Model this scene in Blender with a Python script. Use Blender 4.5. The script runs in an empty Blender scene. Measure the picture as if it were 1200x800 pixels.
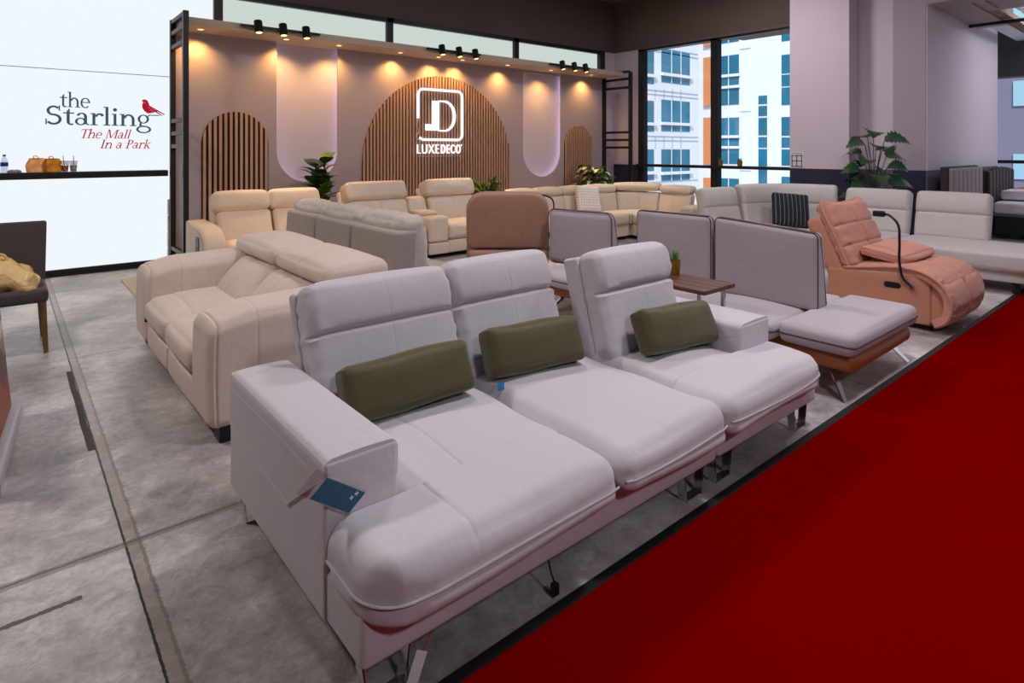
import bpy, bmesh, math, random
from mathutils import Vector, Matrix
random.seed(7)
C = bpy.context.scene.collection
PI = math.pi
# ------------------------------------------------------------------ camera measurement helpers (metres, camera at the origin, 1.5 m up)
H = 1.5; FPX = 707.0; CX = 600.0; CY = 175.0
_a = math.atan2(840, 707)
FW = (math.cos(_a), math.sin(_a)); RT = (math.sin(_a), -math.cos(_a))
def onY(x, y, Y):          # photo point on the plane Y = const -> X, Z
    r = (x-CX)/FPX
    X = Y*(r*FW[1]-RT[1])/(RT[0]-r*FW[0]); d = FW[0]*X+FW[1]*Y
    return X, H+(CY-y)*d/FPX
def onX(x, y, X):
    r = (x-CX)/FPX
    Y = X*(RT[0]-r*FW[0])/(r*FW[1]-RT[1]); d = FW[0]*X+FW[1]*Y
    return Y, H+(CY-y)*d/FPX

# ------------------------------------------------------------------ materials
MATS = {}
def lin(c):
    return tuple(((v/12.92) if v <= .04045 else ((v+.055)/1.055)**2.4) for v in (x/255 for x in c))
def newmat(name):
    m = bpy.data.materials.new(name); m.use_nodes = True
    nt = m.node_tree; nt.nodes.clear()
    out = nt.nodes.new('ShaderNodeOutputMaterial')
    return m, nt, out
def nd(nt, t, **kw):
    n = nt.nodes.new(t)
    for k, v in kw.items():
        if k.startswith('i_'): n.inputs[k[2:].replace('_', ' ')].default_value = v
        else: setattr(n, k, v)
    return n
def mat(name, col, rough=.6, metal=0., bump=0., bscale=60., var=0., vscale=3., wrinkle=0., wscale=5., sheen=0., spec=.5, coat=0., stretch=None, weave=0):
    if name in MATS: return MATS[name]
    m, nt, out = newmat(name)
    p = nd(nt, 'ShaderNodeBsdfPrincipled')
    c = lin(col)
    p.inputs['Base Color'].default_value = (*c, 1); p.inputs['Roughness'].default_value = rough
    p.inputs['Metallic'].default_value = metal; p.inputs['Specular IOR Level'].default_value = spec
    if sheen: p.inputs['Sheen Weight'].default_value = sheen; p.inputs['Sheen Roughness'].default_value = .5
    if coat: p.inputs['Coat Weight'].default_value = coat; p.inputs['Coat Roughness'].default_value = .2
    tc = nd(nt, 'ShaderNodeTexCoord'); vec = tc.outputs['Object']
    if stretch:
        mp = nd(nt, 'ShaderNodeMapping'); mp.inputs['Scale'].default_value = stretch
        nt.links.new(vec, mp.inputs['Vector']); vec = mp.outputs['Vector']
    if var:
        n = nd(nt, 'ShaderNodeTexNoise'); n.inputs['Scale'].default_value = vscale; n.inputs['Detail'].default_value = 5
        nt.links.new(vec, n.inputs['Vector'])
        mx = nd(nt, 'ShaderNodeMix', data_type='RGBA')
        mx.inputs['A'].default_value = (*[x*(1-var) for x in c], 1); mx.inputs['B'].default_value = (*[min(1, x*(1+var)) for x in c], 1)
        nt.links.new(n.outputs['Fac'], mx.inputs['Factor']); nt.links.new(mx.outputs['Result'], p.inputs['Base Color'])
    last = None
    for s, sc, det in ((wrinkle, wscale, 3), (bump, bscale, 2)):
        if s:
            n = nd(nt, 'ShaderNodeTexNoise'); n.inputs['Scale'].default_value = sc; n.inputs['Detail'].default_value = det
            nt.links.new(vec, n.inputs['Vector'])
            b = nd(nt, 'ShaderNodeBump'); b.inputs['Strength'].default_value = s; b.inputs['Distance'].default_value = .6/sc
            nt.links.new(n.outputs['Fac'], b.inputs['Height'])
            if last: nt.links.new(last.outputs['Normal'], b.inputs['Normal'])
            last = b
    if last: nt.links.new(last.outputs['Normal'], p.inputs['Normal'])
    nt.links.new(p.outputs['BSDF'], out.inputs['Surface'])
    MATS[name] = m
    return m
def fabric(name, col, bump=.35, bscale=260., wrinkle=.16, wscale=7., var=.05, sheen=.15):
    return mat(name, col, rough=.92, bump=bump, bscale=bscale, wrinkle=wrinkle, wscale=wscale, var=var, vscale=90, sheen=sheen, spec=.2)
def leather(name, col, rough=.42, wrinkle=.2, wscale=9, spec=.5):
    return mat(name, col, rough=rough, bump=.1, bscale=350, wrinkle=wrinkle, wscale=wscale, var=.05, vscale=6, spec=spec)
def emit(name, col, s):
    if name in MATS: return MATS[name]
    m, nt, out = newmat(name)
    e = nd(nt, 'ShaderNodeEmission'); e.inputs['Color'].default_value = (*lin(col), 1); e.inputs['Strength'].default_value = s
    nt.links.new(e.outputs[0], out.inputs['Surface']); MATS[name] = m
    return m
def glassy(name, tint=(1, 1, 1), refl=.06):
    m, nt, out = newmat(name)
    t = nd(nt, 'ShaderNodeBsdfTransparent'); t.inputs['Color'].default_value = (*tint, 1)
    g = nd(nt, 'ShaderNodeBsdfGlossy'); g.inputs['Roughness'].default_value = .02
    mx = nd(nt, 'ShaderNodeMixShader'); mx.inputs['Fac'].default_value = refl
    nt.links.new(t.outputs[0], mx.inputs[1]); nt.links.new(g.outputs[0], mx.inputs[2]); nt.links.new(mx.outputs[0], out.inputs['Surface'])
    MATS[name] = m
    return m

# ------------------------------------------------------------------ object helpers
MW = {}
def tag(o, label=None, cat=None, group=None, kind=None):
    if label: o['label'] = label
    if cat: o['category'] = cat
    if group: o['group'] = group
    if kind: o['kind'] = kind
    return o
def thing(name, label, cat, loc=(0, 0, 0), rz=0., group=None):
    o = bpy.data.objects.new(name, None); C.objects.link(o)
    o.location = loc; o.rotation_euler = (0, 0, rz); o.empty_display_size = .1
    MW[o] = Matrix.Translation(loc) @ Matrix.Rotation(rz, 4, 'Z')
    return tag(o, label, cat, group)
def obj(name, bm, m, parent=None, world=True, smooth=True, label=None):
    """link a bmesh as one mesh object; world=True means its coordinates are world ones"""
    me = bpy.data.meshes.new(name)
    M = MW.get(parent) if parent else None
    if world and M is not None: bm.transform(M.inverted())
    bmesh.ops.recalc_face_normals(bm, faces=bm.faces)
    bm.to_mesh(me); bm.free()
    for i, mm in enumerate(m if isinstance(m, (list, tuple)) else [m]): me.materials.append(mm)
    if smooth:
        me.polygons.foreach_set('use_smooth', [True]*len(me.polygons))
        try: me.set_sharp_from_angle(angle=math.radians(38))
        except Exception: pass
    o = bpy.data.objects.new(name, me); C.objects.link(o)
    if parent: o.parent = parent; MW[o] = M
    else: MW[o] = Matrix()
    if label: o['label'] = label
    return o
def solo(name, bm, m, label, cat, base, group=None, smooth=True, rz=0., world=True):
    """a thing that is one mesh, with its origin at its base"""
    M = Matrix.Translation(base) @ Matrix.Rotation(rz, 4, 'Z')
    if world: bm.transform(M.inverted())
    o = obj(name, bm, m, None, False, smooth)
    o.location = base; o.rotation_euler = (0, 0, rz); MW[o] = M
    return tag(o, label, cat, group)
def struct(name, bm, m, smooth=False, parent=None):
    o = obj(name, bm, m, parent, True, smooth)
    if not parent: o['kind'] = 'structure'
    return o
def copy_tree(o, parent=None):
    c = o.copy(); C.objects.link(c)
    if parent: c.parent = parent
    for ch in list(o.children): copy_tree(ch, c)
    return c
B = bmesh.new

def box(bm, lo, hi, M=None, mi=0):
    vs = [Vector((x, y, z)) for x in (lo[0], hi[0]) for y in (lo[1], hi[1]) for z in (lo[2], hi[2])]
    if M: vs = [M @ v for v in vs]
    v = [bm.verts.new(p) for p in vs]
    for f in ((0, 1, 3, 2), (4, 6, 7, 5), (0, 4, 5, 1), (2, 3, 7, 6), (0, 2, 6, 4), (1, 5, 7, 3)):
        bm.faces.new([v[i] for i in f]).material_index = mi
    return bm
def sstep(a, b, x):
    t = max(0., min(1., (x-a)/(b-a))); return t*t*(3-2*t)
def rbox(bm, lo, hi, r=.03, puff=(0, 0, 0), grooves=(), fn=None, M=None, step=.07, nc=4, mi=0):
    """rounded box with soft bulging faces and seam grooves. groove = (axis, position, depth, width, face axis, face sign)"""
    lo = Vector(lo); hi = Vector(hi); c = (lo+hi)/2; h = (hi-lo)/2
    r = min(r, min(h)*.999)
    ax = []
    for a in range(3):
        L = []
        for i in range(nc+1): L.append(-h[a]+r-r*math.tan((PI/4)*(1-i/nc)))
        inner = 2*(h[a]-r); n = max(1, int(math.ceil(inner/step)))
        for i in range(1, n): L.append(-h[a]+r+inner*i/n)
        for i in range(nc+1): L.append(h[a]-r+r*math.tan((PI/4)*(i/nc)))
        for g in grooves:
            if g[0] == a:
                p = g[1]-c[a]
                for k in (-2, -1, -.5, 0, .5, 1, 2):
                    q = p+k*g[3]
                    if -h[a] < q < h[a]: L.append(q)
        L = sorted(L); L2 = [L[0]]
        for q in L[1:]:
            if q-L2[-1] > 1e-5: L2.append(q)
        ax.append(L2)
    cache = {}
    N = [len(L)-1 for L in ax]
    def V(i, j, k):
        key = (i, j, k)
        if key in cache: return cache[key]
        p = Vector((ax[0][i], ax[1][j], ax[2][k]))
        s = Vector([p[a]/h[a] for a in range(3)])
        q = Vector([max(-(h[a]-r), min(h[a]-r, p[a])) for a in range(3)])
        d = p-q
        if d.length > 1e-9: q = q+d.normalized()*r
        for a in range(3):
            if puff[a]:
                b, e = [t for t in range(3) if t != a]
                q[a] += puff[a]*s[a]*(1-s[b]**2)*(1-s[e]**2)
        for g in grooves:
            fa, fs = g[4], g[5]
            if s[fa]*fs > .2:
                q[fa] -= fs*g[2]*math.exp(-((p[g[0]]+c[g[0]]-g[1])/g[3])**2)*sstep(.2, .7, s[fa]*fs)
        q = q+c
        if fn: q = fn(q, s)
        if M: q = M @ q
        cache[key] = bm.verts.new(q)
        return cache[key]
    for a in range(3):
        b, e = (a+1) % 3, (a+2) % 3
        for side in (0, N[a]):
            for j in range(N[b]):
                for k in range(N[e]):
                    idx = []
                    for (jj, kk) in ((j, k), (j+1, k), (j+1, k+1), (j, k+1)):
                        t = [0, 0, 0]; t[a] = side; t[b] = jj; t[e] = kk; idx.append(V(*t))
                    if side == 0: idx.reverse()
                    try: bm.faces.new(idx).material_index = mi
                    except ValueError: pass
    return bm
def tube(bm, pts, r, n=8, closed=False, cap=True, mi=0):
    pts = [Vector(p) for p in pts]; rings = []
    m = len(pts); up = None
    for i, p in enumerate(pts):
        if closed: t = pts[(i+1) % m]-pts[i-1]
        else: t = pts[min(i+1, m-1)]-pts[max(i-1, 0)]
        t.normalize()
        if up is None: up = Vector((0, 0, 1)) if abs(t.z) < .9 else Vector((1, 0, 0))
        a = t.cross(up)
        if a.length < 1e-4: a = t.cross(Vector((0, 1, 0)))
        a.normalize(); b = a.cross(t).normalized(); up = b
        rr = r(i/(m-1)) if callable(r) else r
        rings.append([bm.verts.new(p+(a*math.cos(2*PI*k/n)+b*math.sin(2*PI*k/n))*rr) for k in range(n)])
    for i in range(m if closed else m-1):
        A = rings[i]; D = rings[(i+1) % m]
        for k in range(n): bm.faces.new((A[k], A[(k+1) % n], D[(k+1) % n], D[k])).material_index = mi
    if cap and not closed:
        bm.faces.new(rings[0][::-1]).material_index = mi; bm.faces.new(rings[-1]).material_index = mi
    return bm
def lathe(bm, prof, n=24, c=(0, 0, 0), M=None, mi=0):
    rings = []
    for (r, z) in prof:
        if r < 1e-5:
            p = Vector((c[0], c[1], c[2]+z)); rings.append([bm.verts.new(M @ p if M else p)])
        else:
            R = []
            for k in range(n):
                p = Vector((c[0]+r*math.cos(2*PI*k/n), c[1]+r*math.sin(2*PI*k/n), c[2]+z)); R.append(bm.verts.new(M @ p if M else p))
            rings.append(R)
    for A, D in zip(rings, rings[1:]):
        for k in range(n):
            k2 = (k+1) % n
            if len(A) == 1 and len(D) == 1: continue
            if len(A) == 1: f = (A[0], D[k], D[k2])
            elif len(D) == 1: f = (A[k], A[k2], D[0])
            else: f = (A[k], A[k2], D[k2], D[k])
            bm.faces.new(f).material_index = mi
    return bm
def slab(bm, outline, d0, d1, bev, put, ns=4, dome=0.):
    """extrude a 2D outline from depth d0 to d1 with rounded edges; put(u, v, d) -> 3D point"""
    n = len(outline); P = [Vector(p) for p in outline]
    nor = []
    area = sum(P[i].x*P[(i+1) % n].y-P[(i+1) % n].x*P[i].y for i in range(n))
    sg = 1 if area > 0 else -1
    for i in range(n):
        e = (P[(i+1) % n]-P[i-1]); nor.append(Vector((e.y, -e.x)).normalized()*sg)
    rows = []
    for i in range(ns+1):
        a = (PI/2)*i/ns; rows.append((bev*(1-math.sin(a)), d0+bev*(1-math.cos(a))))
    for i in range(ns+1):
        a = (PI/2)*i/ns; rows.append((bev*(1-math.cos(a)), d1-bev*(1-math.sin(a))))
    rings = []
    for ins, d in rows: rings.append([bm.verts.new(put(P[i].x-nor[i].x*ins, P[i].y-nor[i].y*ins, d)) for i in range(n)])
    for A, D in zip(rings, rings[1:]):
        for k in range(n): bm.faces.new((A[k], A[(k+1) % n], D[(k+1) % n], D[k]))
    ctr = sum(P, Vector((0, 0)))/n
    for ring, row, s in ((rings[0], rows[0], -1), (rings[-1], rows[-1], 1)):
        prev = ring
        for t in (.66, .33):
            cur = [bm.verts.new(put(ctr.x+(P[i].x-nor[i].x*row[0]-ctr.x)*t, ctr.y+(P[i].y-nor[i].y*row[0]-ctr.y)*t, row[1]+s*dome*(1-t*t))) for i in range(n)]
            for k in range(n): bm.faces.new((prev[k], prev[(k+1) % n], cur[(k+1) % n], cur[k]))
            prev = cur
        cv = bm.verts.new(put(ctr.x, ctr.y, row[1]+s*dome))
        for k in range(n): bm.faces.new((prev[k], prev[(k+1) % n], cv))
    return bm
def rrect(u0, v0, u1, v1, r, n=6):
    """rounded rectangle outline; r = radius or (bl, br, tr, tl)"""
    if not isinstance(r, (tuple, list)): r = (r,)*4
    out = []
    for (cu, cv, rr, a0) in ((u0, v0, r[0], PI), (u1, v0, r[1], 1.5*PI), (u1, v1, r[2], 0), (u0, v1, r[3], .5*PI)):
        ccu = cu+rr if cu == u0 else cu-rr; ccv = cv+rr if cv == v0 else cv-rr
        for i in range(n+1):
            a = a0+(PI/2)*i/n; out.append((ccu+rr*math.cos(a), ccv+rr*math.sin(a)))
    return out
def rot_about(p, ang, axis):
    p = Vector(p); return Matrix.Translation(p) @ Matrix.Rotation(ang, 4, axis) @ Matrix.Translation(-p)
def crv(pts, n=24):
    """smooth curve through points"""
    P = [Vector(p) for p in pts]; P = [2*P[0]-P[1]]+P+[2*P[-1]-P[-2]]
    out = []; seg = len(P)-3
    for s in range(seg):
        a, b, c, d = P[s:s+4]; m = max(2, n//seg)
        for i in range(m):
            t = i/m
            out.append(.5*((2*b)+(c-a)*t+(2*a-5*b+4*c-d)*t*t+(3*b-a-3*c+d)*t**3))
    out.append(P[-2]); return out

# ------------------------------------------------------------------ palette
M_black = mat('black_metal', (26, 24, 27), .45, spec=.4)
M_chrome = mat('chrome', (210, 210, 215), .12, 1.)
M_gold = mat('gold_pot', (176, 140, 62), .35, .8)
M_white_fab = fabric('white_weave', (205, 198, 205), bump=.22, bscale=420, wrinkle=.10, wscale=9)
M_thread = mat('white_piping', (190, 182, 188), .9)
M_olive = mat('olive_velvet', (84, 78, 47), .75, wrinkle=.12, wscale=9, var=.08, vscale=14, sheen=.35, spec=.2)
M_beige = fabric('beige_microfibre', (214, 196, 184), bump=.15, bscale=400, wrinkle=.14)
M_greige = fabric('greige_fabric', (168, 154, 148), bump=.2)
M_greige2 = fabric('greige_cushion', (192, 180, 173), bump=.2, wrinkle=.3)
M_cream = fabric('cream_fabric', (222, 200, 178), bump=.2)
M_ivory = leather('ivory_leather', (214, 198, 180), .34)
M_sand = leather('sand_leather', (212, 196, 176), .5)
M_mocha = fabric('mocha_velour', (166, 126, 106), bump=.3, bscale=180, var=.14, wrinkle=.1)
M_mauve = fabric('mauve_grey', (170, 157, 163), bump=.25, wrinkle=.08)
M_mauve_seat = fabric('lilac_grey_seat', (190, 180, 188), bump=.25, wrinkle=.1)
M_plum = mat('plum_piping', (84, 66, 76), .9)
M_tan = leather('tan_leather', (176, 104, 58), .5, wrinkle=.1)
M_pink = leather('salmon_leather', (196, 136, 112), .55, wrinkle=.12, spec=.35)
M_pinkq = fabric('salmon_quilt', (204, 146, 126), bump=.15, wrinkle=.3, wscale=9)
M_offw = leather('offwhite_leather', (206, 198, 194), .5, wrinkle=.12)
M_wood = mat('dark_walnut', (92, 54, 36), .35, var=.35, vscale=5, bump=.08, bscale=40, stretch=(1, 12, 12))
M_leaf = mat('leaf_green', (52, 96, 36), .4, var=.35, vscale=9)
M_leaf2 = mat('leaf_dark', (34, 74, 38), .38, var=.35, vscale=9)
M_leaf3 = mat('leaf_bright', (96, 140, 48), .4, var=.3, vscale=9)
M_leafc = mat('leaf_cream', (212, 212, 160), .45, var=.12, vscale=30)
M_stem = mat('stem', (84, 70, 44), .7)
M_soil = mat('soil', (44, 34, 28), .95)
M_pot = mat('dark_pot', (52, 46, 46), .5)
M_wallb = mat('booth_paint', (178, 166, 172), .75, var=.02, vscale=2)
M_head = mat('header_paint', (196, 178, 160), .7)
M_slat = mat('oak_slat', (196, 156, 130), .55, var=.14, vscale=6, stretch=(10, 10, 1))
M_felt = mat('slat_felt', (44, 28, 28), .95)
M_alu = mat('mullion', (40, 42, 46), .45, .3)
M_conc = mat('concrete_beam', (112, 98, 92), .9, var=.16, vscale=1.6, bump=.15, bscale=14)
M_ceil = mat('ceiling', (104, 94, 96), .9, var=.1, vscale=1)
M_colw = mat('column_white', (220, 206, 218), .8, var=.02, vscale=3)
M_colw2 = mat('recess_purple_cast', (184, 171, 186), .8, var=.02, vscale=3)  # purple, darker cast of the recess put into the white column colour
M_navy = mat('dado_navy', (44, 42, 66), .7)
M_navyl = mat('dado_mauve', (112, 104, 126), .7)
M_led = emit('led_white', (250, 244, 255), 1.5)
M_cove = emit('cove_strip', (226, 214, 255), 9)
M_nichew = mat('niche_paint', (208, 198, 206), .75)
M_lens = emit('lamp_lens', (255, 206, 130), 3)
M_glow = emit('frosted_daylight', (240, 247, 253), 1.0)
M_glow2 = emit('frosted_daylight_high', (222, 234, 226), .82)
M_tealc = mat('teal_card', (28, 88, 116), .35, var=.3, vscale=4)
M_paper = mat('white_paper', (230, 228, 230), .8)
M_glass = glassy('window_glass', (.95, .98, 1.), .03)

# ------------------------------------------------------------------ floor
def floor_material():
    m, nt, out = newmat('polished_concrete'); L = nt.links.new
    p = nd(nt, 'ShaderNodeBsdfPrincipled')
    tc = nd(nt, 'ShaderNodeTexCoord'); sep = nd(nt, 'ShaderNodeSeparateXYZ'); L(tc.outputs['Object'], sep.inputs[0])
    n1 = nd(nt, 'ShaderNodeTexNoise'); n1.inputs['Scale'].default_value = 1.1; n1.inputs['Detail'].default_value = 8; n1.inputs['Distortion'].default_value = .6
    n2 = nd(nt, 'ShaderNodeTexNoise'); n2.inputs['Scale'].default_value = 9; n2.inputs['Detail'].default_value = 6; n2.inputs['Distortion'].default_value = .7
    n3 = nd(nt, 'ShaderNodeTexNoise'); n3.inputs['Scale'].default_value = 60; n3.inputs['Detail'].default_value = 3
    for n in (n1, n2, n3): L(tc.outputs['Object'], n.inputs['Vector'])
    r = nd(nt, 'ShaderNodeValToRGB'); e = r.color_ramp.elements
    e[0].position = .36; e[0].color = (*lin((112, 104, 104)), 1); e[1].position = .62; e[1].color = (*lin((222, 215, 214)), 1)
    x = r.color_ramp.elements.new(.5); x.color = (*lin((172, 164, 163)), 1)
    n4 = nd(nt, 'ShaderNodeTexNoise'); n4.inputs['Scale'].default_value = 24; n4.inputs['Detail'].default_value = 7; n4.inputs['Roughness'].default_value = .7; n4.inputs['Distortion'].default_value = 1.2; L(tc.outputs['Object'], n4.inputs['Vector'])
    mxn = nd(nt, 'ShaderNodeMix', data_type='FLOAT'); mxn.inputs['Factor'].default_value = .45
    mx4 = nd(nt, 'ShaderNodeMix', data_type='FLOAT'); mx4.inputs['Factor'].default_value = .5; L(n2.outputs['Fac'], mx4.inputs['A']); L(n4.outputs['Fac'], mx4.inputs['B'])
    L(n1.outputs['Fac'], mxn.inputs['A']); L(mx4.outputs['Result'], mxn.inputs['B']); L(mxn.outputs['Result'], r.inputs['Fac'])
    def math_(op, a, b=None):
        n = nd(nt, 'ShaderNodeMath', operation=op)
        for i, v in ((0, a), (1, b)):
            if v is None: continue
            if isinstance(v, (int, float)): n.inputs[i].default_value = v
            else: L(v, n.inputs[i])
        return n.outputs[0]
    X, Y = sep.outputs['X'], sep.outputs['Y']
    wob = math_('ADD', math_('MULTIPLY', math_('SUBTRACT', n3.outputs['Fac'], .5), .012), math_('MULTIPLY', math_('SUBTRACT', n2.outputs['Fac'], .5), .008))
    col = r.outputs['Color']
    def strip(axis, pos, w, colr, fac, lo=None, hi=None, wo=1.):
        nonlocal col
        other = Y if axis is X else X
        d = math_('ABSOLUTE', math_('SUBTRACT', math_('ADD', axis, math_('MULTIPLY', wob, wo)), pos))
        k = math_('MULTIPLY', math_('LESS_THAN', d, w), fac)
        if lo is not None: k = math_('MULTIPLY', k, math_('GREATER_THAN', other, lo))
        if hi is not None: k = math_('MULTIPLY', k, math_('LESS_THAN', other, hi))
        mx = nd(nt, 'ShaderNodeMix', data_type='RGBA')
        L(k, mx.inputs['Factor']); L(col, mx.inputs['A']); mx.inputs['B'].default_value = (*lin(colr), 1)
        col = mx.outputs['Result']
    strip(X, .376, .026, (140, 122, 108), .5)          # filled saw-cut beside the crack
    strip(X, .398, .006, (92, 82, 74), .5, wo=1.6)
    strip(X, .352, .0042, (20, 17, 18), 1., wo=.6)      # the crack
    strip(Y, 2.70, .022, (112, 98, 88), .6, wo=1.2)
    strip(Y, 2.705, .005, (62, 56, 54), .7, wo=1.5)
    strip(Y, 2.475, .011, (48, 43, 44), .85, hi=.2, wo=1.6)
    strip(Y, 5.35, .008, (96, 88, 84), .5); strip(X, 4.2, .008, (96, 88, 84), .5)
    L(col, p.inputs['Base Color'])
    rr = nd(nt, 'ShaderNodeMapRange'); rr.inputs['To Min'].default_value = .28; rr.inputs['To Max'].default_value = .55
    L(n2.outputs['Fac'], rr.inputs['Value']); L(rr.outputs[0], p.inputs['Roughness'])
    b = nd(nt, 'ShaderNodeBump'); b.inputs['Strength'].default_value = .2; b.inputs['Distance'].default_value = .01
    L(n4.outputs['Fac'], b.inputs['Height']); L(b.outputs['Normal'], p.inputs['Normal'])
    L(p.outputs['BSDF'], out.inputs['Surface'])
    return m
struct('floor', box(B(), (-9, -9, -.2), (17, 9.1, 0)), floor_material())

# red carpet runner with its dark edge binding
bm = B(); box(bm, (-8, -3.6, 0), (9.9, 1.385, .009))
M_red = mat('red_carpet', (118, 0, 0), 1., bump=.3, bscale=420, var=.08, vscale=1.2, spec=.0)
carpet = solo('carpet_runner', bm, M_red, 'bright red exhibition carpet covering the aisle on the right', 'carpet', (1, -1, 0), smooth=False)
obj('edge_tape', box(B(), (-8, 1.385, 0), (9.9, 1.425, .010)), mat('black_tape', (18, 14, 16), .7), carpet, smooth=False, label='black tape edge')
bm = B(); rbox(bm, (.318, 3.65, 0), (.348, 5.04, .002), .0008, step=.1, fn=lambda p, s: Vector((p.x+.0015*math.sin(p.y*9)+.0008*math.sin(p.y*43), p.y, p.z)))
solo('tape_strip', bm, mat('worn_tape', (64, 56, 54), .8, var=.3, vscale=20), 'worn grey tape strip stuck on the concrete beside the floor crack', 'tape', (.333, 4.3, 0))
bm = B(); rbox(bm, (1.02, 6.2, 0), (3.3, 8.2, .012), .005)
solo('area_rug', bm, fabric('tan_rug', (196, 178, 150)), 'tan rug lying under the cream two-seat sofa, one corner showing beside the black frame', 'rug', (2, 7.2, 0))

# ------------------------------------------------------------------ the shell
ZT = 3.66
struct('ceiling', box(B(), (-9, -9, 4.77), (17, 9.4, 5.0)), M_ceil)
bm = B(); box(bm, (-9, 8.92, ZT), (10.5, 9.3, 4.77))
struct('wall_back_beam', bm, M_conc)
bm = B(); box(bm, (10.5, 2.9, ZT), (10.95, 9.3, 4.77)); box(bm, (10.44, 4.3, ZT-.02), (10.5, 9.0, ZT+.03))
struct('wall_right_beam', bm, M_conc)
struct('wall_added_left', box(B(), (-9.2, -9, 0), (-9, 9.4, 4.77)), M_ceil)  # unseen wall, added to cut ambient light from the open side
struct('wall_added_front', box(B(), (-9, -9.2, 0), (17, -9, 4.77)), M_ceil)  # added behind the camera, out of view, to keep world light out
struct('wall_back_left', box(B(), (-9, 8.95, 0), (-3.2, 9.1, 4.77)), M_ceil)
# frosted, back-lit glazing behind the booth
xs = [-3.2, -.9, 2.24, 4.86, 7.6, 10.1]
k = 0
for a, b_ in zip(xs, xs[1:]):
    k += 1
    t = B(); box(t, (a, 8.95, .02), (b_, 8.99, 2.45))
    w = struct('window_%d' % k, t, M_glow)
    t = B(); box(t, (a, 8.95, 2.45), (b_, 8.99, ZT)); obj('upper_pane', t, M_glow if a < 2 else M_glow2, w, smooth=False)
bm = B(); box(bm, (-3.2, 8.944, 2.447), (2.2, 8.951, 2.455)); struct('trim_1', bm, mat('joint_grey', (168, 174, 184), .6))
bm = B()
for x in (2.24, 4.86, 7.6): box(bm, (x-.055, 8.88, 2.9), (x+.055, 8.96, ZT))
box(bm, (2.3, 8.88, ZT-.07), (10.12, 8.96, ZT+.0)); box(bm, (9.98, 8.86, 0), (10.14, 8.99, ZT))
struct('trim_2', bm, M_alu)
bm = B(); box(bm, (-3.2, 8.91, 0), (1.9, 8.96, .075)); box(bm, (-3.2, 8.87, 0), (1.9, 8.91, .02))
struct('baseboard_back', bm, M_black)
bm = B(); rbox(bm, (-3.2, 8.76, 1.158), (1.61, 8.945, 1.235), .006)
solo('counter_ledge', bm, M_black, 'narrow black ledge running along the frosted white glazing on the left', 'ledge', (0, 8.94, 1.17))
# return wall right of the booth
bm = B(); box(bm, (10.14, 8.86, 0), (10.5, 9.0, 3.645)); box(bm, (10.44, 8.2, 0), (10.56, 9.0, 3.645))
struct('wall_return', bm, M_colw)
struct('baseboard_return', box(B(), (10.43, 8.19, 0), (10.45, 8.87, 1.17)), M_navy)
# big window on the right-hand wall
MUL = [8.16, 6.385, 4.55]
bm = B()
box(bm, (10.46, 8.06, 0), (10.6, 8.22, ZT)); box(bm, (10.46, 6.31, 0), (10.6, 6.46, ZT)); box(bm, (10.46, 4.3, ZT-.06), (10.6, 8.2, ZT)); box(bm, (10.38, 4.3, 1.135), (10.6, 8.2, 1.19)); box(bm, (10.46, 4.3, 0), (10.6, 8.2, .08))
struct('window_6', bm, M_alu)
for i, (a, b_) in enumerate(((6.46, 8.06), (4.3, 6.31))):
    for j, (z0, z1) in enumerate(((.08, 1.135), (1.19, ZT-.06))):
        struct('window_%d' % (7+2*i+j), box(B(), (10.52, a, z0), (10.532, b_, z1)), M_glass)
# white columns with navy dado
def dado(name, lo, hi, mt, md, z=1.185):
    bm = B(); box(bm, (lo[0], lo[1], z), hi); w = struct(name, bm, mt)
    bm = B(); box(bm, lo, (hi[0], hi[1], z)); obj('dado', bm, md, w, smooth=False)
dado('wall_column', (10.1, 3.82, 0), (10.5, 4.75, 4.77), M_colw, M_navy)
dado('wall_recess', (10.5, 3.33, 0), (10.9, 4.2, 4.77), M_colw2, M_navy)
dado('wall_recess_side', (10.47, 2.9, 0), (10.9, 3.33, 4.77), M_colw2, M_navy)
dado('wall_block', (10.48, 2.88, 0), (14.7, 4.5, 4.77), M_colw, M_navyl)
# lowered soffit, duct and pipe above the bed area on the right
bm = B(); box(bm, (10.47, 2.45, 3.65), (13.3, 2.9, 3.72)); box(bm, (10.47, 1.9, 3.65), (11.75, 2.45, 3.72))
struct('ceiling_soffit', bm, mat('soffit_board', (176, 164, 166), .8))
bm = B(); tube(bm, [(12.62, 2.86, 3.60), (12.62, -1.5, 3.60)], .03)
solo('ceiling_rail', bm, M_black, 'thin black rail under the grey soffit, top right', 'rail', (12.62, 1, 3.57))
bm = B(); box(bm, (10.9, 2.26, 3.66), (16.2, 2.42, 3.70)); box(bm, (10.9, 2.25, 3.63), (16.2, 2.27, 3.71)); box(bm, (10.9, 2.41, 3.63), (16.2, 2.43, 3.71))
for i in range(24): box(bm, (11.0+i*.2, 2.30, 3.655), (11.06+i*.2, 2.38, 3.661), mi=1)
solo('cable_tray', bm, [mat('rust_tray', (168, 128, 104), .6), M_black], 'brown perforated cable tray crossing the top right corner', 'tray', (13.5, 2.34, 3.6), smooth=False)
bm = B()
for i in range(18): box(bm, (11.85+i*.25, -3, 3.78), (12.07+i*.25, 2.22, 3.82))
for i in range(12): box(bm, (13.35+i*.25, 2.46, 3.78), (13.57+i*.25, 2.87, 3.82))
solo('ceiling_louvre', bm, mat('louvre_white', (226, 228, 238), .4), 'white slatted ceiling panel beyond the soffit in the top right corner', 'ceiling panel', (15, .5, 3.78), smooth=False)
t = thing('tube_lamp', 'bright fluorescent tube under the slatted ceiling panel in the top right corner', 'lamp', (13.8, 1.9, 3.70))
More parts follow.
